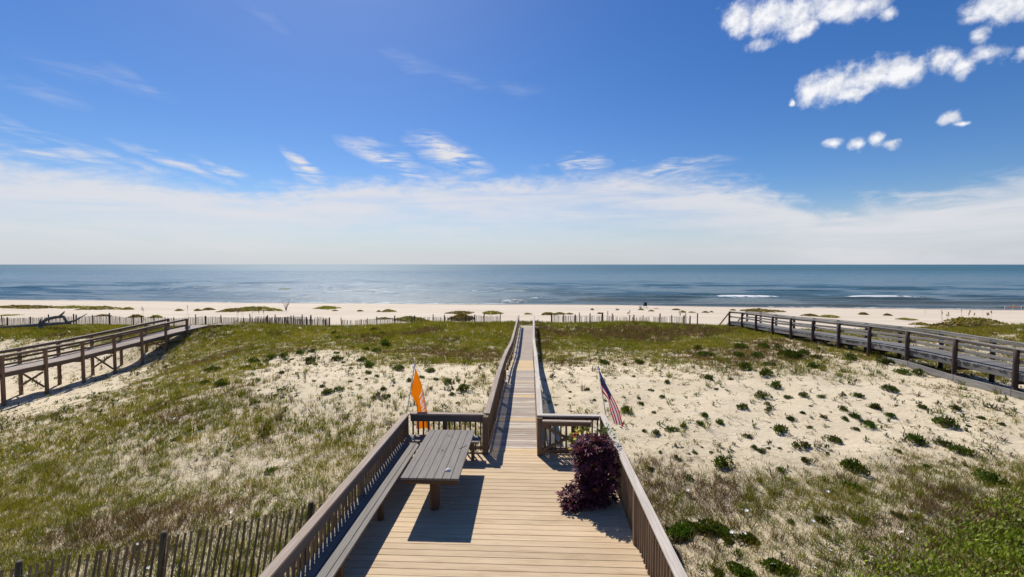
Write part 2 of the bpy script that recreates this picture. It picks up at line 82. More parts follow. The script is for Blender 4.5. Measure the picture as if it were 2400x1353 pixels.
world = bpy.data.worlds.new('World'); scene.world = world; world.use_nodes = True
W = NT(world.node_tree); W.n.clear()
SKY_STRENGTH = 0.09
def build_world():
    sky = W.new('ShaderNodeTexSky', sky_type='NISHITA'); sky.sun_disc = False
    sky.sun_elevation = math.asin(SUN.z); sky.sun_rotation = math.atan2(SUN.x, SUN.y)
    sky.altitude = 0; sky.air_density = 1.0; sky.dust_density = 0.3; sky.ozone_density = 5.0
    hs = W.new('ShaderNodeHueSaturation'); hs.inputs['Saturation'].default_value = 1.27; hs.inputs['Value'].default_value = 1.04; hs.inputs['Hue'].default_value = 0.510
    W.l.new(sky.outputs[0], hs.inputs['Color'])
    tc = W.new('ShaderNodeTexCoord').outputs['Generated']
    sep = W.new('ShaderNodeSeparateXYZ'); W.l.new(tc, sep.inputs[0])
    az = W.math('ARCTAN2', sep.outputs[0], sep.outputs[1]); el = W.math('ARCSINE', sep.outputs[2])
    cmb = W.new('ShaderNodeCombineXYZ'); W.l.new(az, cmb.inputs[0]); W.l.new(el, cmb.inputs[1]); ae = cmb.outputs[0]
    # fair-weather cumulus
    nz = W.noise(ae, 26, 7, .60, .2, 2.2); nzu = W.noise(W.vec('ADD', ae, (-.004, .011, 0)), 30, 4, .6, .15, 2.1); nzl = W.noise(ae, 30, 4, .6, .15, 2.1); nz2 = W.noise(ae, 9, 3, .5)
    warp = W.new('ShaderNodeTexNoise'); W.l.new(ae, warp.inputs['Vector']); warp.inputs['Scale'].default_value = 17; warp.inputs['Detail'].default_value = 4
    w1 = W.vec('SUBTRACT', warp.outputs['Color'], (0.5, 0.5, 0.5)); w2 = W.vec('MULTIPLY', w1, (0.03, 0.03, 0))
    aw = W.vec('ADD', ae, w2)
    m = None
    for a, e, rx, ry, s, rot in CUMULUS:
        d = W.vec('MULTIPLY', W.vec('SUBTRACT', aw, (a, e, 0)), (1 / rx, 1 / ry, 0))
        v = W.math('MULTIPLY_ADD', W.vec('LENGTH', d), -s, s)
        m = v if m is None else W.math('MAXIMUM', m, v)
    dens = W.map(W.math('ADD', m, W.math('MULTIPLY_ADD', nz, 1.95, -0.85)), 0.0, 0.88)
    # wisps and the cirrus sheet
    st = W.mapping(ae, (9, 60, 1), (0, 0, -0.28)); sn = W.noise(st, 1.0, 6, .62, .8)
    wm = None
    for a, e, rx, ry, s, rot in WISP:
        d0 = W.vec('SUBTRACT', aw, (a, e, 0)); r = W.new('ShaderNodeVectorRotate', rotation_type='Z_AXIS')
        W.l.new(d0, r.inputs['Vector']); r.inputs['Angle'].default_value = rot
        d = W.vec('MULTIPLY', r.outputs[0], (1 / (rx * 1.5), 1 / (ry * 1.5), 0))
        v = W.math('MULTIPLY_ADD', W.vec('LENGTH', d), -s, s)
        wm = v if wm is None else W.math('MAXIMUM', wm, v)
    wd = W.math('MULTIPLY', W.map(wm, 0.0, 1.0, 0, 2.0, False), W.map(sn, .34, .70))
    fc = W.new('ShaderNodeFloatCurve'); cu = fc.mapping.curves[0]
    pts = [((a + 1.2) / 2.4, e * 2) for a, e in BAND]
    cu.points[0].location = (0, pts[0][1] * 1.03); cu.points[1].location = (1, pts[-1][1] * 1.02)
    for p in pts: cu.points.new(*p)
    fc.mapping.update()
    W.l.new(W.math('MULTIPLY_ADD', az, 1 / 2.4, 0.5), fc.inputs['Value'])
    top = W.math('MULTIPLY', fc.outputs[0], 0.5)
    bn = W.noise(W.mapping(ae, (7, 26, 1), (0, 0, -0.1)), 1.0, 7, .6, .6)
    bf = W.noise(W.mapping(ae, (26, 60, 1), (0, 0, -0.25)), 1.0, 5, .6, .5)
    depth = W.math('SUBTRACT', W.math('ADD', top, W.math('ADD', W.math('MULTIPLY_ADD', bn, .09, -.045), W.math('MULTIPLY_ADD', bf, .05, -.025))), el)
    band = W.map(depth, -0.008, 0.045)
    low = W.map(depth, .045, .17, .92, .34)                       # the sheet thins toward the horizon
    tex = W.map(W.noise(W.mapping(ae, (2.6, 26, 1), (0, 0, -0.08)), 1.0, 6, .6, .6), .30, .62, .55, 1.0)
    bandd = W.math('MULTIPLY', W.math('MULTIPLY', band, low), tex)
    # little far cumulus low over the sea
    lc = W.noise(W.mapping(ae, (13, 40, 1)), 1.0, 5, .6)
    lowc = W.math('MULTIPLY', W.map(lc, .60, .76), W.math('MULTIPLY', W.map(el, .004, .02), W.map(el, .07, .035)))
    cir = W.math('MAXIMUM', W.math('MAXIMUM', bandd, W.math('MULTIPLY', lowc, .5)), wd)
    k = 1.0 / SKY_STRENGTH
    hz = W.math('MULTIPLY', W.map(el, .15, -.02, 0, 1), .85)       # pale sea haze toward the horizon, all round
    c0 = W.mix(hz, hs.outputs[0], (0.47 * k, 0.515 * k, 0.60 * k))
    c1 = W.mix(cir, c0, (0.70 * k, 0.70 * k, 0.735 * k))
    shade = W.mix(W.map(W.math('ADD', W.math('SUBTRACT', nzl, nzu), W.math('MULTIPLY_ADD', nz2, .3, -.15)), -.16, .10), (0.66 * k, 0.69 * k, 0.76 * k), (0.90 * k, 0.90 * k, 0.92 * k))
    c2 = W.mix(W.math('MULTIPLY', dens, .97), c1, shade)
    bg = W.new('ShaderNodeBackground'); W.l.new(c2, bg.inputs[0]); bg.inputs[1].default_value = SKY_STRENGTH
    o = W.new('ShaderNodeOutputWorld'); W.l.new(bg.outputs[0], o.inputs[0])
build_world()
world.cycles.sampling_method = 'MANUAL'; world.cycles.sample_map_resolution = 256
scene.cycles.max_bounces = 6; scene.cycles.diffuse_bounces = 3; scene.cycles.glossy_bounces = 3; scene.cycles.transmission_bounces = 4
# ---------------------------------------------------------------- terrain and vegetation fields (world metres, deck top = 0)
def vnoise(x, y, seed=0):
    xi = np.floor(x).astype(np.int64); yi = np.floor(y).astype(np.int64)
    xf = x - xi; yf = y - yi
    def hsh(a, b):
        n = (a * 374761393 + b * 668265263 + seed * 974634777) & 0xFFFFFFFF
        n = ((n ^ (n >> 13)) * 1274126177) & 0xFFFFFFFF
        return ((n ^ (n >> 16)) & 0xFFFF) / 65535.0
    u = xf * xf * (3 - 2 * xf); v = yf * yf * (3 - 2 * yf)
    a = hsh(xi, yi); b = hsh(xi + 1, yi); c = hsh(xi, yi + 1); d = hsh(xi + 1, yi + 1)
    return (a * (1 - u) + b * u) * (1 - v) + (c * (1 - u) + d * u) * v

def fbm(x, y, seed=0, oct=4):
    t = 0; a = 0.5; s = 0
    for i in range(oct):
        t = t + a * vnoise(x * 2 ** i, y * 2 ** i, seed + i); s += a; a *= 0.5
    return t / s

def sstep(a, b, x):
    t = np.clip((x - a) / (b - a), 0, 1); return t * t * (3 - 2 * t)

CTRL = np.array([
 (-8,6.5,-1.35),(-4,8,-1.3),(-3,3,-1.4),(2,3,-1.4),(2.5,8,-1.35),(8,7,-1.2),(12,9,-1.05),(16,8,-1.0),
 (0,10,-1.25),(0,13,-.9),(0,15,-.65),(0,18.5,-.48),(0,20,-.55),(0,22,-.78),(0,24,-1.02),(0,26,-1.2),(0,33,-1.42),(0,41,-1.6),(0,44.5,-1.5),(0,49,-2.5),(0,54,-3.1),
 (5,12,-1.1),(5,15,-.7),(5,19,-.42),(5,23,-.7),
 (10,12,-1.0),(10,16,-.6),(10,20,-.4),(10,26,-.9),(10,34,-1.35),(10,41,-1.5),(10,44.5,-1.4),(10,49,-2.4),(10,54,-3.1),
 (14,14,-.75),(15,18,-.5),(15,24,-.55),(15,30,-.9),
 (19,12,-.8),(18.7,16.6,-.6),(19,19.4,-.72),(19,22,-.62),(19,26.6,-.7),(19,29.5,-.85),(19,33,-1.0),(19,41,-1.45),(19,45,-1.9),(19,48,-2.4),(19,52,-3.0),
 (26,22,-1.5),(26,30,-1.7),(28,40,-1.9),(38,38,-1.3),(46,38,-1.1),(40,44,-1.7),(40,49,-2.6),(40,55,-3.1),(30,14,-1.2),(60,40,-1.2),(60,10,-1.4),
 (-10,10,-1.5),(-10,15,-1.0),(-10,19,-.65),(-10,24,-.9),(-10,32,-1.35),(-10,41,-1.55),(-10,44.5,-1.5),(-10,49,-2.5),(-10,54,-3.1),
 (-14,10,-1.7),(-15,17,-1.2),(-15,22,-.95),
 (-18,8,-2.1),(-18,14,-1.9),(-18,19,-1.5),(-18,25,-1.25),(-18,33,-1.4),(-18,41,-1.7),(-18,45,-2.1),(-18,48,-2.7),(-18,54,-3.1),
 (-24,18,-2.8),(-24.5,24,-2.8),(-25,30,-2.35),(-24,36,-1.5),(-25.5,39.3,-1.15),(-22,42,-1.75),
 (-28.5,16,-3.2),(-28.5,24.3,-3.2),(-28.5,30.5,-3.0),(-28.5,33,-2.3),(-28.5,36,-1.35),(-28.5,39,-1.3),(-28.5,44,-2.0),
 (-36,22,-3.2),(-36,30,-2.8),(-36,38,-2.3),(-36,44,-2.1),(-36,50,-2.9),(-50,40,-2.2),(-50,46,-2.4),(-50,54,-3.2),(-50,28,-2.8),(-60,10,-3.0),
 (0,-10,-1.5),(20,-10,-1.4),(-20,-10,-2.2),(0,-40,-1.8),(-60,-40,-2.5),(60,-40,-1.6)], float)

def _tps(P):
    n = len(P); d = np.hypot(P[:, None, 0] - P[None, :, 0], P[:, None, 1] - P[None, :, 1])
    K = np.where(d > 0, d * d * np.log(d + 1e-12), 0) + np.eye(n) * 2.0
    A = np.zeros((n + 3, n + 3)); A[:n, :n] = K; A[:n, n] = 1; A[:n, n + 1:] = P[:, :2]; A[n, :n] = 1; A[n + 1:, :n] = P[:, :2].T
    return np.linalg.solve(A, np.concatenate([P[:, 2], np.zeros(3)]))
_W = _tps(CTRL)

def dune_z(x, y):
    x = np.clip(x, -60, 60); y = np.clip(y, -40, 58)
    t = _W[-3] + _W[-2] * x + _W[-1] * y
    for (cx, cy, _), w in zip(CTRL, _W[:-3]):
        r2 = (x - cx) ** 2 + (y - cy) ** 2
        t = t + w * 0.5 * r2 * np.log(r2 + 1e-12)
    return t

def shore_y(x):
    return 111.5 - 0.0597 * (x + 140.5) + 1.2 * np.sin(x * 0.045 + 1) + 0.6 * np.sin(x * 0.11)

def beach_z(x, y):
    s = shore_y(x) - y
    z = np.interp(s, [-200, -40, 0, 12, 30, 48, 80], [-11, -7, -5, -4.35, -3.7, -3.1, -2.9])
    return z + 0.10 * (fbm(x * .09, y * .12, 7) - .5) * sstep(4, 14, s)

def ground(x, y):
    x = np.asarray(x, float); y = np.asarray(y, float)
    k = sstep(49.5, 56, y)
    z = dune_z(x, y) + 0.24 * (fbm(x * .35, y * .35, 3) - .5) + 0.15 * (fbm(x * 1.5, y * 1.5, 5, 3) - .5)
    return z * (1 - k) + beach_z(x, y) * k

# ---------------------------------------------------------------- object helpers
random.seed(7); rng = np.random.default_rng(11)
COL = scene.collection
WM = {}
def tag(o, label=None, cat=None, group=None, kind=None):
    if label: o['label'] = label
    if cat: o['category'] = cat
    if group: o['group'] = group
    if kind: o['kind'] = kind
    return o
def place(o, parent, M):
    COL.objects.link(o); WM[o.name] = M
    if parent is not None:
        o.parent = parent; o.matrix_basis = WM[parent.name].inverted() @ M
    else:
        o.matrix_basis = M
    return o
def empty(name, loc, label=None, cat=None, group=None):
    o = bpy.data.objects.new(name, None); o.empty_display_size = 0.2
    place(o, None, Matrix.Translation(Vector(loc))); return tag(o, label, cat, group)
def mesh_from(name, V, F, mat=None, smooth=False, mats=None, col=None, fmat=None):
    me = bpy.data.meshes.new(name); me.from_pydata([tuple(v) for v in V], [], F)
    for m in (mats or ([mat] if mat else [])): me.materials.append(m)
    if fmat is not None: me.polygons.foreach_set('material_index', np.array(fmat, np.int32))
    if smooth: me.polygons.foreach_set('use_smooth', np.ones(len(F), bool))
    if col is not None:
        a = me.color_attributes.new('Col', 'FLOAT_COLOR', 'POINT'); a.data.foreach_set('color', np.asarray(col, np.float32).ravel())
    me.update(); return me
def tri_mesh(name, V, T, mat, col=None, smooth=False):
    """fast mesh from numpy triangles"""
    me = bpy.data.meshes.new(name); V = np.asarray(V, np.float32); T = np.asarray(T, np.int32)
    k = T.shape[1]
    me.vertices.add(len(V)); me.vertices.foreach_set('co', V.ravel())
    me.loops.add(T.size); me.loops.foreach_set('vertex_index', T.ravel())
    me.polygons.add(len(T)); me.polygons.foreach_set('loop_start', np.arange(0, T.size, k, dtype=np.int32))
    me.polygons.foreach_set('loop_total', np.full(len(T), k, np.int32))
    if smooth: me.polygons.foreach_set('use_smooth', np.ones(len(T), bool))
    me.materials.append(mat)
    if col is not None:
        c = np.ones((len(V), 4), np.float32); c[:, :3] = col
        a = me.color_attributes.new('Col', 'FLOAT_COLOR', 'POINT'); a.data.foreach_set('color', c.ravel())
    me.update(calc_edges=True); return me
BOXES = {}
def box_mesh(lx, ly, lz, mat, bev=0.004):
    key = (round(lx, 3), round(ly, 3), round(lz, 3), mat.name, bev)
    if key in BOXES: return BOXES[key]
    bm = bmesh.new(); bmesh.ops.create_cube(bm, size=1.0)
    for v in bm.verts: v.co = Vector((v.co.x * lx, v.co.y * ly, v.co.z * lz))
    b = min(bev, min(lx, ly, lz) * .3)
    if b > 0: bmesh.ops.bevel(bm, geom=bm.edges[:], offset=b, segments=1, affect='EDGES', clamp_overlap=True)
    me = bpy.data.meshes.new('board'); bm.to_mesh(me); bm.free(); me.materials.append(mat); BOXES[key] = me; return me
def frame(p0, p1, up=(0, 0, 1), roll=0):
    p0 = Vector(p0); p1 = Vector(p1); x = (p1 - p0).normalized(); up = Vector(up)
    if abs(x.dot(up.normalized())) > .98: up = Vector((0, 1, 0))
    y = up.cross(x).normalized(); z = x.cross(y)
    M = Matrix((x, y, z)).transposed().to_4x4(); M.translation = (p0 + p1) / 2
    return M @ Matrix.Rotation(roll, 4, 'X')
def beam(name, p0, p1, w, h, mat, parent, bev=.004, up=(0, 0, 1), roll=0, q=0.005):
    """timber from p0 to p1 (grain along local X), w wide, h high"""
    L = (Vector(p1) - Vector(p0)).length; L = round(L / q) * q
    o = bpy.data.objects.new(name, box_mesh(L, w, h, mat, bev)); return place(o, parent, frame(p0, p1, up, roll))
def obj(name, me, parent=None, M=None):
    o = bpy.data.objects.new(name, me); return place(o, parent, M if M is not None else Matrix.Identity(4))
def local(me, origin):
    """shift vertices so the object origin sits at origin; returns matrix"""
    me.transform(Matrix.Translation(-Vector(origin))); return Matrix.Translation(Vector(origin))
def gz(x, y): return float(ground(np.array([float(x)]), np.array([float(y)]))[0])

# ---------------------------------------------------------------- materials
def material(name):
    m = bpy.data.materials.new(name); m.use_nodes = True; t = NT(m.node_tree); t.n.clear()
    out = t.new('ShaderNodeOutputMaterial'); b = t.new('ShaderNodeBsdfPrincipled'); t.l.new(b.outputs[0], out.inputs[0])
    return m, t, b, out
def plain(name, c, rough=.6, metal=0, spec=.4):
    m, t, b, o = material(name)
    n = t.noise(t.new('ShaderNodeTexCoord').outputs['Object'], 30, 3); 
    t.set(b.inputs['Base Color'], t.mix(n, [k * .82 for k in c], [min(1, k * 1.12) for k in c]))
    b.inputs['Roughness'].default_value = rough; b.inputs['Metallic'].default_value = metal; b.inputs['Specular IOR Level'].default_value = spec
    return m
def wood(name, dark, mid, light, rough=.75, spec=.3, fine=1.0, var=.35, stain=.3, bump=.25, stainc=None):
    m, t, b, o = material(name)
    tc = t.new('ShaderNodeTexCoord').outputs['Object']; oi = t.new('ShaderNodeObjectInfo')
    
    rnd = oi.outputs['Random']
    cmb = t.new('ShaderNodeCombineXYZ'); 
    for i, k in enumerate((37.0, 11.0, 23.0)): t.l.new(t.math('MULTIPLY', rnd, k), cmb.inputs[i])
    v = t.vec('ADD', tc, cmb.outputs[0])
    g1 = t.noise(t.mapping(v, (1.3 * fine, 26 * fine, 26 * fine)), 1.0, 6, .65, .5)
    g2 = t.noise(t.mapping(v, (3.0 * fine, 95 * fine, 95 * fine)), 1.0, 3, .6)
    blotch = t.noise(t.mapping(v, (1.1, 3.5, 3.5)), 1.0, 4, .6)
    g = t.math('ADD', t.math('MULTIPLY', g1, .65), t.math('MULTIPLY', g2, .35))
    c = t.ramp(g, [(.30, dark), (.50, mid), (.68, light)])
    sc = stainc or [k * .55 for k in dark]
    c = t.mix(t.math('MULTIPLY', t.map(blotch, .52, .75), stain), c, sc)
    streak = t.noise(t.mapping(v, (.7, 17, 17)), 1.0, 5, .65, .3)
    c = t.mix(t.math('MULTIPLY', t.map(streak, .56, .70), stain), c, sc)
    vv = t.math('MULTIPLY_ADD', rnd, var, 1 - var * .5)
    mulc = t.new('ShaderNodeCombineXYZ')
    for i in range(3): t.l.new(vv, mulc.inputs[i])
    c = t.mix(1.0, c, mulc.outputs[0], 'MULTIPLY')
    # nail heads and knots are below pixel size; end checks as thin dark cracks
    cr = t.map(t.noise(t.mapping(v, (2.2, 60, 60)), 1.0, 2, .5), .30, .24, 0, .6)
    c = t.mix(cr, c, [k * .35 for k in dark])
    t.set(b.inputs['Base Color'], c)
    b.inputs['Roughness'].default_value = rough; b.inputs['Specular IOR Level'].default_value = spec
    bp = t.new('ShaderNodeBump'); bp.inputs['Strength'].default_value = bump; bp.inputs['Distance'].default_value = .004
    t.l.new(g, bp.inputs['Height']); t.l.new(bp.outputs[0], b.inputs['Normal'])
    return m
M_DECK = wood('deck_board_tan', (.38, .26, .145), (.54, .40, .25), (.62, .475, .315), .7, .25, 1.0, .22, .55, .12, (.36, .25, .14))
M_CAP = wood('rail_cap_weathered', (.18, .13, .095), (.33, .255, .20), (.46, .38, .315), .75, .35, 1.0, .22, .35, .5, (.22, .15, .10))
M_CAPR = wood('rail_cap_bleached', (.30, .25, .205), (.47, .41, .35), (.60, .54, .475), .75, .35, 1.0, .2, .3, .5, (.30, .24, .20))
M_RAIL = wood('rail_brown', (.085, .055, .035), (.16, .105, .065), (.25, .175, .115), .75, .3, 1.0, .35, .3, .4)
M_GREY = wood('table_grey', (.09, .077, .068), (.155, .136, .12), (.23, .205, .183), .65, .3, 1.4, .16, .15, .15)
M_LOG = wood('post_brown_dark', (.05, .028, .014), (.10, .058, .030), (.16, .10, .055), .7, .3, 1.0, .3, .3, .5)
M_WALK = wood('walk_plank_weathered', (.22, .165, .12), (.46, .39, .315), (.66, .59, .51), .75, .3, 1.0, .5, .5, .5, (.20, .14, .10))
M_NEW = wood('walk_plank_new', (.42, .29, .15), (.56, .41, .235), (.64, .49, .31), .75, .25, 1.0, .22, .25, .25, (.34, .23, .12))
M_LPL = wood('left_walk_plank', (.22, .17, .135), (.36, .29, .24), (.46, .385, .325), .75, .3, 1.0, .25, .25, .3)
M_LBR = wood('left_walk_frame', (.065, .043, .03), (.125, .085, .058), (.20, .145, .105), .75, .3, 1.0, .3, .3, .4)
M_LPO = wood('left_walk_post', (.11, .065, .04), (.19, .115, .07), (.27, .175, .115), .75, .3, 1.0, .3, .25, .4)
M_RPL = wood('right_walk_plank', (.085, .08, .076), (.17, .16, .152), (.27, .255, .245), .8, .3, 1.0, .4, .3, .5)
M_RRA = wood('right_walk_rail', (.10, .09, .082), (.23, .215, .20), (.38, .36, .34), .8, .3, 1.0, .3, .35, .6)
M_RPO = wood('right_walk_post', (.028, .018, .016), (.055, .036, .031), (.09, .062, .055), .8, .3, 1.0, .3, .2, .4)
M_SLAT = wood('fence_lath', (.10, .075, .045), (.18, .138, .085), (.27, .215, .14), .8, .25, 1.0, .5, .3, .4)
M_SLATG = wood('fence_lath_grey', (.10, .085, .07), (.18, .155, .13), (.27, .24, .205), .8, .25, 1.0, .4, .2, .3)
M_FPOST = wood('fence_post', (.05, .042, .026), (.09, .076, .045), (.135, .115, .07), .85, .2, .8, .3, .4, .6)
M_DRIFT = wood('driftwood', (.06, .055, .05), (.15, .14, .13), (.42, .40, .38), .8, .3, .6, .3, .3, .6)
M_WIRE = plain('galvanised_wire', (.32, .33, .34), .4, 1.0)
M_STEEL = plain('steel_pole', (.62, .64, .70), .35, .55)
M_WHITE = plain('white_fitting', (.78, .77, .75), .5)
M_SHELL = plain('shell_white', (.80, .72, .64), .5)
M_BLACK = plain('black_fabric', (.015, .015, .018), .8)
M_RED = plain('red_cloth', (.55, .05, .06), .8)
M_TAPE = plain('orange_tape', (.78, .36, .24), .7)
M_SIGN = plain('orange_sign', (.80, .42, .03), .6)
M_POT = plain('terracotta_pot', (.20, .085, .045), .8)

def leafmat(name, trans=.35, rough=.5, tint=(1, 1, 1), spec=.35):
    """leaf colour from the Col attribute, varied per object; partly translucent"""
    m = bpy.data.materials.new(name); m.use_nodes = True; t = NT(m.node_tree); t.n.clear()
    out = t.new('ShaderNodeOutputMaterial'); b = t.new('ShaderNodeBsdfPrincipled'); tr = t.new('ShaderNodeBsdfTranslucent')
    at = t.new('ShaderNodeAttribute', attribute_name='Col'); oi = t.new('ShaderNodeObjectInfo')
    hs = t.new('ShaderNodeHueSaturation'); t.l.new(at.outputs[0], hs.inputs['Color'])
    t.l.new(t.math('MULTIPLY_ADD', oi.outputs['Random'], .05, .475), hs.inputs['Hue'])
    t.l.new(t.math('MULTIPLY_ADD', oi.outputs['Random'], .5, .75), hs.inputs['Value'])
    c = t.mix(1.0, hs.outputs[0], tint, 'MULTIPLY')
    t.l.new(c, b.inputs['Base Color']); t.l.new(t.mix(1.0, c, (1.15, 1.2, .55), 'MULTIPLY'), tr.inputs[0])
    b.inputs['Roughness'].default_value = rough; b.inputs['Specular IOR Level'].default_value = spec
    mx = t.new('ShaderNodeMixShader'); mx.inputs[0].default_value = trans
    t.l.new(b.outputs[0], mx.inputs[1]); t.l.new(tr.outputs[0], mx.inputs[2]); t.l.new(mx.outputs[0], out.inputs[0]); return m
M_GRASS = leafmat('dune_grass', .45, .7, spec=.08)
M_LEAF = leafmat('shrub_leaf', .34, .5, spec=.2)
M_PURPLE = leafmat('purple_leaf', .25, .5, spec=.2)
M_TWIG = plain('dead_twig', (.13, .105, .085), .85)

def sand_material():
    m, t, b, o = material('dune_sand')
    geo = t.new('ShaderNodeNewGeometry').outputs['Position']; at = t.new('ShaderNodeAttribute', attribute_name='Col')
    sp = t.new('ShaderNodeSeparateColor'); t.l.new(at.outputs[0], sp.inputs[0])
    litter, beach, wet = sp.outputs[0], sp.outputs[1], sp.outputs[2]
    n1 = t.noise(geo, .55, 5, .6); n2 = t.noise(geo, 9, 5, .65); n3 = t.noise(geo, 70, 2, .6)
    c = t.mix(t.map(n1, .3, .7), (.60, .495, .335), (.68, .575, .405))
    c = t.mix(t.map(n2, .35, .75, 0, .5), c, (.54, .435, .31))
    c = t.mix(beach, c, t.mix(t.map(t.noise(t.mapping(geo, (.05, .35, 1)), 1.0, 5, .6), .35, .65), (.54, .45, .345), (.61, .52, .41)))
    # plant litter, shells and stems lying among the plants
    sp2 = t.map(t.noise(geo, 22, 4, .7), .50, .66)
    sp3 = t.map(t.noise(geo, 5.5, 4, .65), .42, .62)
    lit = t.math('MULTIPLY', litter, t.math('MULTIPLY_ADD', sp3, .6, .5), clamp=True)
    c = t.mix(t.math('MULTIPLY', lit, t.math('MULTIPLY_ADD', sp2, .6, .4)), c, (.16, .13, .062))
    spk = t.map(t.noise(geo, 38, 2, .5), .69, .74, 0, .65)
    c = t.mix(t.math('MULTIPLY', spk, t.math('SUBTRACT', 1.0, beach)), c, (.14, .10, .07))
    c = t.mix(wet, c, (.23, .17, .115))
    t.set(b.inputs['Base Color'], c); 
    t.set(b.inputs['Roughness'], t.math('MULTIPLY_ADD', wet, -.55, .92)); b.inputs['Specular IOR Level'].default_value = .25
    h = t.math('ADD', t.math('MULTIPLY', t.noise(t.mapping(geo, (1, 1.6, 1)), 3.2, 5, .6), .06), t.math('MULTIPLY', n2, .03))
    bp = t.new('ShaderNodeBump'); bp.inputs['Strength'].default_value = .8; bp.inputs['Distance'].default_value = 1.0
    t.l.new(h, bp.inputs['Height']); t.l.new(bp.outputs[0], b.inputs['Normal'])
    return m
M_SAND = sand_material()

# ---------------------------------------------------------------- ground: one sheet of dune, swale and beach down under the water
def veg_density(x, y):
    n = np.zeros_like(x); w = np.zeros_like(x)
    for vx, vy, vd in VEG:
        sc = 0.55 + 0.055 * max(vy, 6)                      # sample spacing grows with distance
        k = 1.0 / (((x - vx) ** 2 + (y - vy) ** 2) / sc ** 2 + .15) ** 2
        n += k * vd; w += k
    d = n / w
    d = d + .16 * sstep(.56, .70, fbm(x * .55 + 7, y * .55, 131, 4)) * (1 - sstep(.05, .4, d)) * (x > -20)
    return d * (1 - sstep(46.5, 50.5, y + 2 * (fbm(x * .3, y * .3, 31) - .5)))
def build_ground():
    xs = np.concatenate([-np.geomspace(2500, 62, 26), np.arange(-60, 60.01, .3), np.geomspace(62, 2500, 26)])
    ys = np.concatenate([-np.geomspace(80, 3, 10), np.arange(-2, 60.01, .3), np.arange(61, 136, 1.2)])
    X, Y = np.meshgrid(xs, ys); Z = ground(X, Y)
    nx, ny = len(xs), len(ys); idx = np.arange(nx * ny).reshape(ny, nx)
    Q = np.stack([idx[:-1, :-1], idx[:-1, 1:], idx[1:, 1:], idx[1:, :-1]], -1).reshape(-1, 4)
    V = np.stack([X, Y, Z], -1).reshape(-1, 3)
    d = veg_density(X, Y)
    s = shore_y(X) - Y
    col = np.stack([np.clip(d * 1.1 - .05, 0, 1), sstep(48, 58, Y), 1 - sstep(2.0, 5.0, s + 1.5 * (fbm(X * .1, Y * .1, 9) - .5))], -1).reshape(-1, 3)
    me = tri_mesh('ground', V, Q, M_SAND, col, True)
    return tag(obj('ground', me), kind='structure')
build_ground()

# ---------------------------------------------------------------- the sea
def water_material():
    m, t, b, o = material('sea_water')
    geo = t.new('ShaderNodeNewGeometry').outputs['Position']; at = t.new('ShaderNodeAttribute', attribute_name='Col')
    sp = t.new('ShaderNodeSeparateColor'); t.l.new(at.outputs[0], sp.inputs[0]); foam, shal, farw = sp.outputs[0], sp.outputs[1], sp.outputs[2]
    band = t.noise(t.mapping(geo, (.004, .022, 1), (0, 0, -.06)), 1.0, 4, .55)
    c = t.mix(t.map(band, .2, .8), (.022, .09, .12), (.03, .108, .14))
    c = t.mix(shal, c, (.075, .085, .06))
    fn = t.map(t.math('ADD', foam, t.math('MULTIPLY_ADD', t.noise(t.mapping(geo, (.35, .5, 1)), 1.0, 7, .75), 3.2, -2.05)), .05, .6)
    fo = t.math('MULTIPLY', fn, t.map(foam, .02, .2))
    c = t.mix(fo, c, (.70, .72, .72))
    t.set(b.inputs['Base Color'], c)
    t.set(b.inputs['Roughness'], t.math('ADD', t.math('MULTIPLY', fo, .5), t.math('MULTIPLY_ADD', farw, .24, .20))); b.inputs['IOR'].default_value = 1.33
    h1 = t.noise(t.mapping(geo, (.10, .36, 1), (0, 0, -.06)), 1.0, 6, .66)
    h2 = t.noise(t.mapping(geo, (.7, 1.5, 1), (0, 0, .1)), 1.0, 4, .6)
    bp = t.new('ShaderNodeBump'); bp.inputs['Strength'].default_value = 1.0; bp.inputs['Distance'].default_value = 1.0
    t.l.new(t.math('ADD', t.math('MULTIPLY', h1, .9), t.math('MULTIPLY', h2, .16)), bp.inputs['Height']); t.l.new(bp.outputs[0], b.inputs['Normal'])
    return m
M_SEA = water_material()
SEA_Z = -5.0
BREAK = [  # along-shore from, to, offshore distance, strength
 (50, 82, 34, 1.15), (86, 120, 35, 1.45), (34, 52, 38, .35), (-24, -14, 50, .5), (-8, 2, 8, .8), (-2, 8, 20, .6), (-33, -26, 19, .35), (120, 140, 24, .4), (-16, -2, 2.0, .8), (-60, -46, 2.0, .5), (60, 66, 1.5, .6), (-95, -88, 26, .3), (70, 84, 2, .4), (22, 30, 2, .5), (8, 16, 30, .25)]
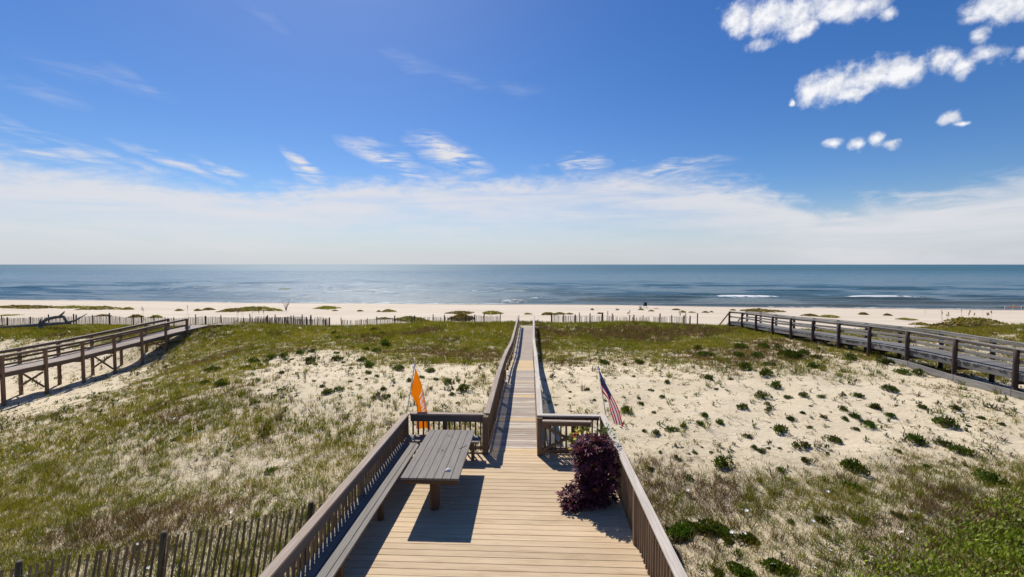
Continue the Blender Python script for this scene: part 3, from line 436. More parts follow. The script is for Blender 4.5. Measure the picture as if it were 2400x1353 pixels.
def build_sea():
    us = np.concatenate([-np.geomspace(40000, 262, 40), np.arange(-260, 260.1, 2.0), np.geomspace(262, 40000, 40)])
    ts = np.concatenate([np.arange(-8, 70, .4), 70 + np.geomspace(.8, 40000, 190) - .8])
    U, T = np.meshgrid(us, ts)
    Y0 = np.where(np.abs(U) < 300, shore_y(U), 111.5 - .0597 * (U + 140.5))
    X = U; Y = Y0 + T
    am = sstep(0, 7, T) * (1 - sstep(90, 300, T))
    Z = np.zeros_like(X); foam = np.zeros_like(X)
    a1 = fbm(U * .03, T * .05, 41); a2 = fbm(U * .05 + 9, T * .06, 43)
    ph = T / 12.5 * 2 * np.pi + 4 * (fbm(U * .012, T * .01, 45) - .5)
    Z += am * .50 * sstep(.44, .62, a1) * (np.maximum(0, np.sin(ph)) ** 4 - .1)
    ph2 = (T + .04 * U) / 7.3 * 2 * np.pi + 6 * (fbm(U * .02, T * .02, 47) - .5)
    Z += am * .24 * sstep(.42, .6, a2) * (np.maximum(0, np.sin(ph2)) ** 2 - .3)
    for a, b_, t0, s in BREAK:
        w = sstep(a, a + (b_ - a) * .3, U) * (1 - sstep(b_ - (b_ - a) * .5, b_, U))
        tt = T - t0 - 1.6 * (fbm(U * .08, U * 0 + t0, 51) - .5)
        ln = (2.0 + 8 * s * min(1, t0 / 20)) * (.35 + 1.1 * fbm(U * .12, U * 0 + t0, 57))
        crest = np.exp(-(tt / 1.3) ** 2) * w
        Z += crest * .42 * min(s, 1) * (1 if t0 > 5 else .1)
        foam = np.maximum(foam, w * s * np.clip((tt + ln) / (ln - .2), 0, 1) ** 1.3 * (1 - sstep(.2, 1.2, tt)) * (.55 + .9 * fbm(U * .15, T * .35, 53)))
    edge = (1 - sstep(.5, 2.6, T)) * sstep(.46, .6, fbm(U * .05, U * 0, 61)) * .75
    foam = np.maximum(foam, edge * sstep(-1.5, 0, T))
    shal = (1 - sstep(5, 55, T)) * .8 + .25 * (1 - sstep(60, 160, T))
    shal = shal * (.35 + .65 * sstep(-60, 90, U))           # brownish near-shore tint grows stronger toward the right
    V = np.stack([X, Y, SEA_Z + Z], -1).reshape(-1, 3)
    nx, ny = len(us), len(ts); idx = np.arange(nx * ny).reshape(ny, nx)
    Q = np.stack([idx[:-1, :-1], idx[:-1, 1:], idx[1:, 1:], idx[1:, :-1]], -1).reshape(-1, 4)
    me = tri_mesh('sea', V, Q, M_SEA, np.stack([foam, shal, sstep(40, 900, T)], -1).reshape(-1, 3), True)
    return tag(obj('sea', me), kind='structure')
build_sea()

M_FASC = wood('fascia_grey_brown', (.075, .062, .055), (.12, .10, .09), (.17, .145, .13), .75, .3)
# ---------------------------------------------------------------- near deck
CAPZ = 0.925
def left_x(y): return -2.90 - (10.25 - y) * 0.0165            # the left side of the deck flares toward the house
deck = empty('wooden_deck', (-.6, 6, -1.35), 'tan plank deck with railings on three sides in the foreground', 'deck')
PITCH = 0.1437
NB = 61
for i in range(NB):
    y = 10.22 - PITCH * (i + .5)
    xl = left_x(y) - .05; xr = 1.72
    jz = random.uniform(-.0015, .0015)
    beam('plank', (xl, y, -.0125 + jz), (xr, y + random.uniform(-.0015, .0015), -.0125 + jz), PITCH - .0065, .025, M_DECK, deck, .003, q=.05)
fr = beam('rim_joist', (-3.0, 10.245, -.14), (1.76, 10.245, -.14), .04, .24, M_RAIL, deck)
beam('rim_joist', (1.75, 1.6, -.15), (1.75, 10.2, -.15), .04, .24, M_RAIL, deck)
beam('rim_joist', (left_x(1.6) - .08, 1.6, -.15), (left_x(10.2) - .08, 10.2, -.15), .04, .24, M_RAIL, deck)
for i in range(13):
    x = -2.7 + i * .36
    beam('joist', (x, 1.6, -.15), (x, 10.2, -.15), .04, .22, M_RAIL, deck)
for y in (2.4, 6.2, 10.05):
    for x in (-2.8, -.6, 1.6):
        g = gz(x, y); beam('support_post', (x, y, g - .2), (x, y, -.27), .14, .14, M_LOG, deck)
def railing(name, parent, a, b, side, posts, fascia=True, bal=.118, capw=.14, bz=0.0, end_trim=0, fz=.15, capm=None):
    """cap board from a to b at the cap height; side = unit offset to the inside for balusters"""
    a = Vector(a); b = Vector(b); s = Vector(side)
    cap = beam(name, a + Vector((0, 0, -.019)), b + Vector((0, 0, -.019)), capw, .038, capm or M_CAP, parent, .006)
    d = (b - a).normalized(); L = (b - a).length
    off = s * (capw * .5 - .035)
    if fascia: beam('fascia_board', a + off * .9 + d * .02 + Vector((0, 0, -.04 - fz / 2)), b + off * .9 - d * .02 + Vector((0, 0, -.04 - fz / 2)), .036, fz, M_FASC, cap)
    else: beam('top_rail', a - off * .5 + d * .02 + Vector((0, 0, -.083)), b - off * .5 - d * .02 + Vector((0, 0, -.083)), .036, .086, M_RAIL, cap)
    za = a.z - bz; 
    beam('bottom_rail', a - off * .5 + d * .02 + Vector((0, 0, -CAPZ + .10)), b - off * .5 - d * .02 + Vector((0, 0, -CAPZ + .10)), .036, .085, M_CAP, cap)
    n = int(L / bal)
    for i in range(n):
        t = (i + .5) / n; p = a.lerp(b, t)
        if any(abs((p - Vector(q)).length) < .07 for q in posts): continue
        boff = off * (.55 if fascia else .75)
        beam('baluster', p + boff * (1 if not fascia else -1) * .6 + Vector((random.uniform(-.003, .003), 0, -CAPZ + .03)), p + boff * (1 if not fascia else -1) * .6 + Vector((0, 0, -.042)), .034, .034, M_RAIL, cap, .003)
    for q in posts:
        q = Vector(q); beam('post', (q.x, q.y, a.z - CAPZ - .25), (q.x, q.y, a.z - .040), .09, .09, M_RAIL, cap)
    return cap
yl = lambda y: Vector((left_x(y), y, CAPZ))
railing('railing', deck, yl(1.8), yl(10.14), (1, 0, 0), [(left_x(y) + .01, y, CAPZ) for y in (2.2, 4.75, 7.4)] + [(left_x(10.1), 10.13, CAPZ)])
railing('railing', deck, (-2.83, 10.215, CAPZ + .002), (-1.085, 10.215, CAPZ + .002), (0, -1, 0), [(-2.0, 10.215, CAPZ)])
railing('railing', deck, (.19, 10.215, CAPZ + .002), (1.655, 10.215, CAPZ + .002), (0, -1, 0), [(1.05, 10.225, CAPZ)], fascia=False, capm=M_CAPR)
railing('railing', deck, (1.725, 1.8, CAPZ), (1.725, 10.285, CAPZ), (-1, 0, 0), [(1.70, y, CAPZ) for y in (2.6, 4.75, 6.9, 9.0)] + [(1.70, 10.2, CAPZ)], fascia=False, capm=M_CAPR)
# corner posts where the boardwalk leaves the deck
beam('post', (-1.03, 10.16, -.3), (-1.03, 10.16, CAPZ - .04), .14, .14, M_RAIL, deck)
beam('post', (.245, 10.12, -.3), (.245, 10.12, CAPZ - .04), .12, .12, M_RAIL, deck)

# bench along the left railing and the far railing
bench = empty('corner_bench', (-2.65, 6, 0), 'grey L shaped plank bench built along the left and far railing', 'bench')
offs = [(.045, .085), (.165, .14), (.315, .14), (.43, .075)]
for o_, w_ in offs:
    beam('seat_plank', (left_x(1.9) + .47 - o_ , 1.9, .43), (left_x(9.62) + .47 - o_ - .0, 9.62, .43), w_, .036, M_GREY, bench)
for o_, w_ in offs[:3]:
    beam('seat_plank', (-2.86, 9.70 + o_, .432), (-1.13, 9.70 + o_, .432), w_, .036, M_GREY, bench)
for y in (2.6, 4.2, 5.8, 7.4, 9.0):
    beam('leg', (left_x(y) + .36, y, 0), (left_x(y) + .36, y, .41), .09, .09, M_LOG, bench)
    beam('cross_support', (left_x(y) + .05, y + .07, .37), (left_x(y) + .45, y + .07, .37), .036, .08, M_LOG, bench)
for x in (-2.3, -1.28):
    beam('leg', (x, 9.78, 0), (x, 9.78, .41), .07, .07, M_RAIL, bench)
    beam('cross_support', (x - .06, 9.74, .37), (x - .06, 10.1, .37), .036, .08, M_RAIL, bench)

# picnic table
table = empty('picnic_table', (-1.72, 8.5, 0), 'grey picnic table of seven boards on two brown posts', 'table')
TZ = .75
HOLES = [8.55, 9.28]
def table_board(x, w, holes):
    L0, L1 = 7.40, 9.63; h = .038
    if not holes:
        return beam('top_board', (x, L0, TZ - h / 2), (x, L1, TZ - h / 2), w, h, M_GREY, table, .004)
    bm = bmesh.new(); r = .021; cut = sorted(holes)
    # board with octagonal umbrella holes, built around local X = length
    mid = (L0 + L1) / 2; segs = []; a = L0
    for c in cut: segs.append((a, c - .06)); a = c + .06
    segs.append((a, L1))
    def quad(*p):
        return bm.faces.new([bm.verts.new(q) for q in p])
    for z in (h / 2, -h / 2):
        for s0, s1 in segs: quad((s0 - mid, -w / 2, z), (s1 - mid, -w / 2, z), (s1 - mid, w / 2, z), (s0 - mid, w / 2, z))
        for c in cut:
            n = 12; c0 = c - mid
            for k in range(n):
                a0 = 2 * math.pi * k / n; a1 = 2 * math.pi * (k + 1) / n
                def rim(a_):
                    q = max(abs(math.cos(a_)) / .06, abs(math.sin(a_)) / (w / 2)); return (c0 + math.cos(a_) / q, math.sin(a_) / q, z)
                quad((c0 + r * math.cos(a0), r * math.sin(a0), z), rim(a0), rim(a1), (c0 + r * math.cos(a1), r * math.sin(a1), z))
    for c in cut:
        for k in range(12):
            a0 = 2 * math.pi * k / 12; a1 = 2 * math.pi * (k + 1) / 12; c0 = c - mid
            quad((c0 + r * math.cos(a0), r * math.sin(a0), h / 2), (c0 + r * math.cos(a1), r * math.sin(a1), h / 2), (c0 + r * math.cos(a1), r * math.sin(a1), -h / 2), (c0 + r * math.cos(a0), r * math.sin(a0), -h / 2))
    l2 = (L1 - L0) / 2
    for y in (-w / 2, w / 2): quad((-l2, y, -h / 2), (l2, y, -h / 2), (l2, y, h / 2), (-l2, y, h / 2))
    for xx in (-l2, l2): quad((xx, -w / 2, -h / 2), (xx, w / 2, -h / 2), (xx, w / 2, h / 2), (xx, -w / 2, h / 2))
    bmesh.ops.remove_doubles(bm, verts=bm.verts, dist=.0005); bmesh.ops.recalc_face_normals(bm, faces=bm.faces)
    me = bpy.data.meshes.new('top_board'); bm.to_mesh(me); bm.free(); me.materials.append(M_GREY)
    return obj('top_board', me, table, frame((x, L0, TZ - h / 2), (x, L1, TZ - h / 2)))
for i in range(7):
    table_board(-2.165 + i * .1462, .1405, HOLES if i == 3 else None)
def log(name, p0, p1, r, mat, parent, n=12, taper=1.0, wob=.0):
    V = []; F = []; p0 = Vector(p0); p1 = Vector(p1); L = (p1 - p0).length; K = 5
    for k in range(K):
        for j in range(n):
            a = 2 * math.pi * j / n; rr = r * (1 + (taper - 1) * k / (K - 1)) * (1 + random.uniform(-wob, wob))
            V.append((-L / 2 + L * k / (K - 1), rr * math.cos(a), rr * math.sin(a)))
    for k in range(K - 1):
        for j in range(n): F.append((k * n + j, k * n + (j + 1) % n, (k + 1) * n + (j + 1) % n, (k + 1) * n + j))
    F.append(tuple(range(n))[::-1]); F.append(tuple(range((K - 1) * n, K * n)))
    return obj(name, mesh_from(name, V, F, mat, True), parent, frame(p0, p1))
for y in (7.50, 9.50):
    log('cross_log', (-2.19, y, .655), (-1.25, y, .655), .055, M_LOG, table, wob=.06)
for y in (7.78, 9.22):
    beam('leg', (-1.715, y, 0), (-1.715, y, .71), .165, .165, M_LOG, table, .03)
beam('stretcher', (-1.715, 7.86, .30), (-1.715, 9.14, .30), .06, .12, M_LOG, table)
beam('stretcher', (-1.56, 7.5, .66), (-1.56, 9.5, .66), .05, .09, M_LOG, table)

# things lying on the table
def shell_mesh():
    V = []; F = []; n = 14; rings = [(0, .0), (.018, .030), (.034, .020), (.044, .0)]
    prof = [(.045, 0), (.047, .008), (.038, .022), (.024, .036), (.010, .045), (.0015, .047)]
    for r, z in prof:
        for j in range(n):
            a = 2 * math.pi * j / n; k = 1 + .07 * (j % 2); V.append((r * k * math.cos(a) * 1.15, r * k * math.sin(a) * .9, z))
    for i in range(len(prof) - 1):
        for j in range(n): F.append((i * n + j, i * n + (j + 1) % n, (i + 1) * n + (j + 1) % n, (i + 1) * n + j))
    F.append(tuple(range((len(prof) - 1) * n, len(prof) * n))); F.append(tuple(range(n))[::-1])
    return mesh_from('seashell', V, F, M_SHELL, True)
tag(obj('seashell', shell_mesh(), None, Matrix.Translation((-1.456, 7.69, TZ + .001)) @ Matrix.Rotation(.5, 4, 'Z')), 'small white cockle shell lying on the near end of the grey table', 'shell')
tw = log('thin_stick', (-1.40, 8.63, TZ + .006), (-1.26, 8.80, TZ + .006), .005, M_LOG, None, 6, .6, .15)
tag(tw, 'thin dark stick lying across the boards of the grey table', 'stick')

# gate swung open against the far right railing
gate = empty('gate', (.3, 10.0, 0), 'brown slatted gate with crossed braces swung open against the far railing', 'gate')
gx0, gx1, gy = .30, 1.42, 10.03
beam('top_board', (gx0, gy, .84), (gx1, gy - .03, .84), .11, .03, M_CAP, gate)
beam('frame_rail', (gx0, gy + .005, .77), (gx1, gy - .025, .77), .035, .085, M_RAIL, gate)
beam('frame_rail', (gx0, gy + .005, .13), (gx1, gy - .025, .13), .035, .085, M_RAIL, gate)
for i in range(9):
    x = gx0 + .05 + i * (gx1 - gx0 - .1) / 8
    beam('slat', (x, gy + .045, .06), (x, gy + .045, .80), .035, .035, M_RAIL, gate)
beam('brace', (gx0 + .03, gy - .02, .17), (gx1 - .05, gy - .05, .73), .025, .07, M_RAIL, gate)
beam('brace', (gx0 + .03, gy + .022, .73), (gx1 - .05, gy + .0, .17), .018, .07, M_RAIL, gate)

# ---------------------------------------------------------------- boardwalk from the deck to the beach
walk = empty('boardwalk', (-.38, 26, -1.2), 'long weathered boardwalk running straight from the deck to the beach', 'boardwalk')
WZ = [(10.25, -.03), (12.5, -.09), (15, -.14), (17.5, -.26), (20, -.42), (23, -.76), (26, -1.05), (33, -1.24), (41, -1.42)]
wzx, wzy = zip(*WZ)
wz = lambda y: float(np.interp(y, wzx, wzy))
def wxr(y): return .21 + .14 * max(0, (y - 27) / 14)
NEWY = [(10.27, 10.5), (12.55, 12.9), (15.0, 15.35), (17.35, 17.6), (20.2, 24.3)]
y = 10.335; k = 0
while y < 41.0:
    slope = (wz(y + .05) - wz(y - .05)) / .1
    m = M_NEW if any(a <= y <= b for a, b in NEWY) else (M_LPL if y > 24.3 else random.choice((M_WALK, M_WALK, M_WALK, M_LPL, M_CAP)))
    w = beam('plank', (-.96, y, wz(y) - .018 + random.uniform(-.003, .003)), (wxr(y), y + random.uniform(-.004, .004), wz(y) - .018), .138, .036, m, walk, .004, up=(0, -slope, 1), q=.03)
    y += .1455; k += 1
for sx in (-.9, -.35, .15):
    for (ya, za), (yb, zb) in zip(WZ[:-1], WZ[1:]):
        beam('joist', (sx, ya, za - .13), (sx, yb, zb - .13), .04, .18, M_RAIL, walk)
RZ = [(10.25, .925), (14.4, .92), (17.5, .78), (20, .58), (23, .27), (26, .05), (33, -.1), (41.2, -.32)]
rzx, rzy = zip(*RZ); rz = lambda y: float(np.interp(y, rzx, rzy))
def walk_rail(side):
    xf = (lambda y: -1.01) if side < 0 else (lambda y: .253 + .16 * max(0, (y - 27) / 14))
    ins = .05 if side < 0 else -.05
    for (ya, za), (yb, zb) in zip(RZ[:-1], RZ[1:]):
        ya2 = ya + .005; yb2 = yb - .005
        cap = beam('railing', (xf(ya), ya2, za - .019), (xf(yb), yb2, zb - .019), .14, .036, M_CAPR if side > 0 else M_CAP, walk, .006)
        beam('fascia_board', (xf(ya) + ins, ya2, za - .11), (xf(yb) + ins, yb2, zb - .11), .034, .13, M_RAIL, cap)
        if ya < 17:
            L = yb - ya; n = int(L / .118)
            for i in range(n):
                yy = ya + (i + .5) * L / n
                beam('baluster', (xf(yy) - ins * .2, yy, wz(yy) - .05), (xf(yy) - ins * .2, yy, rz(yy) - .05), .034, .034, M_RAIL, cap, .003, q=.02)
            beam('bottom_rail', (xf(ya) + ins, ya2, wz(ya) + .12), (xf(yb) + ins, yb2, wz(yb) + .12), .034, .085, M_RAIL, cap)
        else:
            for f in (.38, .68):
                beam('middle_rail', (xf(ya) + ins * .8, ya2, wz(ya) + (za - wz(ya)) * f), (xf(yb) + ins * .8, yb2, wz(yb) + (zb - wz(yb)) * f), .034, .12, M_RAIL, cap)
    yy = 12.4
    while yy < 41.3:
        g = gz(xf(yy), yy); beam('post', (xf(yy) - ins * .9, yy, min(g, wz(yy) - .3) - .25), (xf(yy) - ins * .9, yy, rz(yy) - .04), .09, .09, M_RAIL, walk)
        yy += 2.2
walk_rail(-1); walk_rail(1)
for i in range(7):                                             # steps down to the sand
    yy = 41.2 + i * .30; zz = -1.58 - i * .20
    beam('step', (-.95, yy, zz), (.40, yy, zz), .28, .036, M_LPL, walk)
for xx in (-1.0, .44):
    beam('stringer', (xx, 41.05, -1.55), (xx, 43.3, -3.0), .04, .24, M_RAIL, walk)

# ---------------------------------------------------------------- raised boardwalk on the left
lw = empty('raised_boardwalk', (-29.2, 28, -3.1), 'raised brown boardwalk on tall posts with cross braces at the left', 'boardwalk')
LZ = [(10, -1.42), (20, -1.42), (26, -1.40), (30, -1.24), (34.4, -1.02), (38.2, -.95)]
lzx, lzy = zip(*LZ); lz = lambda y: float(np.interp(y, lzx, lzy))
LXN, LXF = -28.5, -30.0
y = 16.0
while y < 38.0:
    beam('plank', (LXF - .03, y, lz(y) - .018), (LXN + .03, y, lz(y) - .018 + random.uniform(-.003, .003)), .138, .036, M_LPL, lw, .004)
    y += .146
LPY = [24.55 + 2.14 * k for k in range(-4, 6)]
for side, x in ((1, LXN), (-1, LXF)):
    for i, py in enumerate(LPY):
        g = gz(x, py)
        beam('post', (x + .05 * side, py, g - .3), (x + .05 * side, py, lz(py) + .93), .14, .14, M_LPO, lw, .008)
        if side > 0: beam('cross_beam', (LXF, py + .1, lz(py) - .34), (LXN, py + .1, lz(py) - .34), .045, .18, M_LBR, lw)
    for a, b in zip(LPY[:-1], LPY[1:]):
        beam('side_beam', (x + .0 * side, a + .004, lz(a) - .16), (x + .0 * side, b - .004, lz(b) - .16), .045, .235, M_LBR, lw)
        cap = beam('railing', (x + .02 * side, a + .003, lz(a) + .95), (x + .02 * side, b - .003, lz(b) + .95), .14, .038, M_LPL, lw, .006)
        beam('fascia_board', (x - .04 * side, a + .004, lz(a) + .86), (x - .04 * side, b - .004, lz(b) + .86), .036, .135, M_LBR, cap)
        beam('middle_rail', (x - .04 * side, a + .004, lz(a) + .40), (x - .04 * side, b - .004, lz(b) + .40), .036, .12, M_LBR, cap)
for i, py in enumerate(LPY):
    if i % 2 == 0:
        g = min(gz(LXN, py), gz(LXF, py))
        if lz(py) - g > 1.0:
            beam('cross_brace', (LXF, py - .09, lz(py) - .45), (LXN, py - .09, g + .45), .03, .12, M_LPO, lw)
            beam('cross_brace', (LXN, py - .125, lz(py) - .45), (LXF, py - .125, g + .45), .03, .12, M_LPO, lw)
beam('side_beam', (LXN, 35.3, -1.14), (LXN, 38.1, -1.12), .045, .235, M_LBR, lw)
beam('side_beam', (LXF, 35.3, -1.14), (LXF, 38.1, -1.12), .045, .235, M_LBR, lw)
# landing that turns toward the beach path
k = 0
for i in range(46):
    t = i / 45; x = LXN + .12 + i * .146; zz = -.955 - .62 * max(0, t - .12)
    yy = 38.6 + .18 * t * 6.6
    beam('plank', (x, 37.9 + .27 * t * 6, zz), (x, 39.2 + .27 * t * 6, zz), .138, .036, M_LPL, lw, .004)
beam('side_beam', (LXN + .05, 37.85, -1.1), (LXN + 6.7, 39.4, -1.63), .045, .2, M_LBR, lw)
beam('side_beam', (LXN + .05, 39.25, -1.1), (LXN + 6.7, 40.8, -1.63), .045, .2, M_LBR, lw)
tag(obj('utility_box', box_mesh(.32, .25, .26, plain('grey_box', (.42, .45, .50), .6), .02), None, Matrix.Translation((-29.0, 36.0, lz(36) + .132))), 'small pale grey box standing at the end of the left boardwalk', 'box')

# ---------------------------------------------------------------- old boardwalk on the right
rw = empty('old_boardwalk', (19.7, 31, -1.0), 'old grey boardwalk with dark posts sloping down to the right', 'boardwalk')
RWZ = [(8, .28), (20.2, .23), (22.8, .20), (25, .10), (27.4, -.04), (30.3, -.20), (35.2, -.55), (40.1, -.76), (42.6, -.95)]
rwx, rwy = zip(*RWZ); rwz = lambda y: float(np.interp(y, rwx, rwy))
RXN, RXF = 19.0, 20.5
y = 13.0
while y < 42.5:
    beam('plank', (RXN - .06 + random.uniform(-.03, .03), y, rwz(y) - .02), (RXF + .05, y + random.uniform(-.006, .006), rwz(y) - .02 + random.uniform(-.008, .008)), .138, .04, M_RPL, rw, .006, q=.03)
    y += .149
RPY = [20.2 + 2.45 * k for k in range(-3, 10)]
for side, x in ((-1, RXN), (1, RXF)):
    for py in RPY:
        g = gz(x, py); ln = random.uniform(-.02, .02)
        log('post', (x + .07 * side, py, min(g, rwz(py) - .4) - .3), (x + .07 * side + ln, py, rwz(py) + .90), .095, M_RPO, rw, 10, .92, .03)
    for a, b in zip(RPY[:-1], RPY[1:]):
        beam('side_beam', (x, a + .004, rwz(a) - .17), (x, b - .004, rwz(b) - .17 + random.uniform(-.01, .01)), .05, .25, M_RPL, rw)
        cap = beam('railing', (x + .03 * side, a + .003, rwz(a) + .92 + random.uniform(-.012, .012)), (x + .03 * side, b - .003, rwz(b) + .92), .17, .045, M_RRA, rw, .01)
        beam('top_rail', (x - .03 * side, a + .004, rwz(a) + .83), (x - .03 * side, b - .004, rwz(b) + .83), .04, .1, M_RRA, cap, .01)
        beam('middle_rail', (x - .04 * side, a + .004, rwz(a) + .42 + random.uniform(-.015, .015)), (x - .04 * side, b - .004, rwz(b) + .42), .045, .135, M_RRA, cap, .01)
for i, py in enumerate(RPY):
    beam('cross_beam', (RXN, py + .12, rwz(py) - .40), (RXF, py + .12, rwz(py) - .40), .05, .2, M_RPO, rw)
for a, b in zip(RPY[5:9], RPY[6:10]):
    m_ = (a + b) / 2; zb = gz(RXF, m_) + .1
    beam('cross_brace', (RXF + .02, a, rwz(a) - .32), (RXF + .02, m_, zb), .04, .12, M_RPO, rw)
    beam('cross_brace', (RXF + .07, m_, zb), (RXF + .07, b, rwz(b) - .32), .04, .12, M_RPO, rw)
for x in (RXN, RXF):
    beam('stair_handrail', (x, 42.3, rwz(42.3) + .90), (x, 45.2, -2.05), .05, .14, M_LPO, rw)
    beam('stringer', (x, 42.3, -1.1), (x, 45.6, -3.0), .05, .25, M_RPL, rw)
for i in range(8): beam('step', (RXN, 42.7 + i * .36, -1.15 - i * .22), (RXF, 42.7 + i * .36, -1.15 - i * .22), .28, .04, M_RPL, rw)
edge = empty('timber_edging', (18.5, 19, -.7), 'low weathered timber edging along the sand beside the old boardwalk', 'edging')
ey = [15.2, 17.4, 19.7, 22.0, 23.6]
for a, b in zip(ey[:-1], ey[1:]):
    ga = gz(18.45, a); gb = gz(18.45, b)
    beam('edging_board', (18.45, a, ga + .14), (18.45, b - .01, gb + .14), .05, .30, M_RRA, edge, .01)
for a in ey: beam('stake', (18.52, a, gz(18.5, a) - .3), (18.52, a, gz(18.5, a) + .34), .09, .09, M_RPO, edge, .01)

# ---------------------------------------------------------------- sand fences
def near_fence():
    f = empty('slat_fence', (-5.5, 7.2, -1.4), 'brown slat fence with three posts at the lower left beside the deck', 'fence')
    P0 = Vector((-9.4, 5.9, 0)); P1 = Vector((-3.35, 8.35, 0))
    d = (P1 - P0); L = d.length; d.normalize(); lean = Vector((.19, .05, 0))
    n = int(L / .102)
    def topz(t): return -.36 + .26 * t
    for i in range(n):
        t = (i + .5) / n; p = P0 + d * (t * L) + Vector((random.uniform(-.01, .01), random.uniform(-.01, .01), 0)); g = gz(p.x, p.y)
        zt = topz(t) + random.uniform(-.035, .035); l = lean * (1 + random.uniform(-.10, .10))
        beam('slat', (p.x, p.y, g - .08), (p.x + l.x, p.y + l.y, zt), .038, .010, M_SLAT, f, .002, up=(d.y, -d.x, 0) if False else (-d.y, d.x, 0), q=.02)
    for t in (.195, .485, .84):
        p = P0 + d * (t * L) + Vector((-.02, .07, 0)); log('post', (p.x, p.y, gz(p.x, p.y) - .3), (p.x + lean.x * 1.0, p.y, topz(t) + .07), .052, M_FPOST, f, 10, .95, .05)
    for k in (.15, .5, .85):
        V = []; F = []; n2 = 40
        for i in range(n2 + 1):
            t = i / n2; p = P0 + d * (t * L); g = gz(p.x, p.y); z = g + (topz(t) - g) * k
            q = p + lean * k + Vector((-d.y, d.x, 0)) * (.008 * (-1) ** i)
            for s in (Vector((0, 0, .003)), Vector((.0026, 0, -.0015)), Vector((-.0026, 0, -.0015))): V.append((q.x + s.x, q.y + s.y, z + s.z))
        for i in range(n2):
            for j in range(3): F.append((i * 3 + j, i * 3 + (j + 1) % 3, i * 3 + 3 + (j + 1) % 3, i * 3 + 3 + j))
        me = mesh_from('wire', V, F, M_WIRE); M = local(me, P0); obj('wire', me, f, M)
near_fence()
def far_fence(label, pts, h, post_step, seed, sp=.085, gapp=0.0, ph=.16):
    r = random.Random(seed)
    f = empty('sand_fence', (pts[0][0], pts[0][1], gz(*pts[0])), label, 'fence', 'weathered sand fences along the dune edge')
    V = []; F = []
    def slat(x, y, z0, z1, w, lx, ly):
        b = len(V); hw = w / 2
        for zz, ox, oy in ((z0, 0, 0), (z1, lx, ly)):
            for a_, c_ in ((-hw, -.006), (hw, -.006), (hw, .006), (-hw, .006)): V.append((x + a_ + ox, y + c_ + oy, zz))
        F.extend([(b, b + 1, b + 5, b + 4), (b + 1, b + 2, b + 6, b + 5), (b + 2, b + 3, b + 7, b + 6), (b + 3, b, b + 4, b + 7), (b + 4, b + 5, b + 6, b + 7)])
    posts = []; acc = 0.0
    for (x0, y0), (x1, y1) in zip(pts[:-1], pts[1:]):
        L = math.hypot(x1 - x0, y1 - y0); n = max(1, int(L / sp))
        for i in range(n):
            t = i / n; x = x0 + (x1 - x0) * t; y = y0 + (y1 - y0) * t; g = gz(x, y)
            hh = h * (.86 + .2 * float(vnoise(np.array([x * .35 + seed]), np.array([y * .35]))[0]))
            if r.random() > gapp: slat(x + r.uniform(-.01, .01), y, g - .1, g + hh + r.uniform(-.04, .04), .034, r.uniform(-.05, .05), r.uniform(-.03, .03))
            acc += L / n
            if acc > post_step: posts.append((x, y, g + hh)); acc = r.uniform(-.5, .5)
        posts.append((x0, y0, gz(x0, y0) + h))
    posts.append((pts[-1][0], pts[-1][1], gz(*pts[-1]) + h))
    me = mesh_from('slats', V, F, M_SLATG); M = local(me, (pts[0][0], pts[0][1], gz(*pts[0])))
    o = obj('slats', me, f, M); tag(o, kind='stuff')
    for x, y, zt in posts:
        log('post', (x, y, gz(x, y) - .3), (x + r.uniform(-.05, .05), y + r.uniform(-.03, .03), zt + ph + r.uniform(-.12, .16)), r.uniform(.045, .07), M_RPO, f, 8, .95, .04)
    return f
far_fence('long grey slat fence behind the grassy dune at far left', [(-75, 46), (-60, 47.5), (-52, 48.2), (-44, 48.0), (-37, 48.6), (-31, 48.8), (-26, 49.2)], 1.12, 2.4, 1)
far_fence('tall slat fence nearest the water in the zigzag behind the left boardwalk', [(-35, 53.5), (-31.5, 53.0), (-29.0, 52.2), (-26.2, 51.6), (-23.6, 50.8)], 1.15, 9, 2, .12, .1, .1)
far_fence('middle slat fence of the zigzag behind the left boardwalk', [(-31.0, 50.4), (-28.2, 50.0), (-25.6, 49.4), (-22.6, 48.6)], 1.0, 9, 3, .12, .1, .1)
far_fence('front slat fence of the zigzag ending at the gap in the dune', [(-29.8, 47.4), (-27.0, 47.2), (-24.4, 46.9), (-21.8, 46.0)], .85, 9, 4, .12, .15, .1)
far_fence('sagging slat fence along the dune crest left of the long boardwalk', [(-20.6, 47.2), (-18, 47.8), (-13, 48.0), (-9.5, 48.4), (-6, 48.0), (-3.2, 47.6)], 1.0, 2.1, 5, .085, .08)
far_fence('broken slat fence along the dune crest right of the long boardwalk', [(2.4, 47.6), (5, 48.2), (8, 48.4), (11.5, 48.6), (14.2, 48.2), (17.2, 47.6)], 1.05, 1.35, 6, .085, .25, .25)
pp = (21.0, 55.6); tag(log('timber_post', (pp[0], pp[1], gz(*pp) - .3), (pp[0], pp[1], gz(*pp) + 1.45), .075, M_RPO, None, 10, .95, .03), 'lone dark post on the sand left of the old boardwalk stairs', 'post')

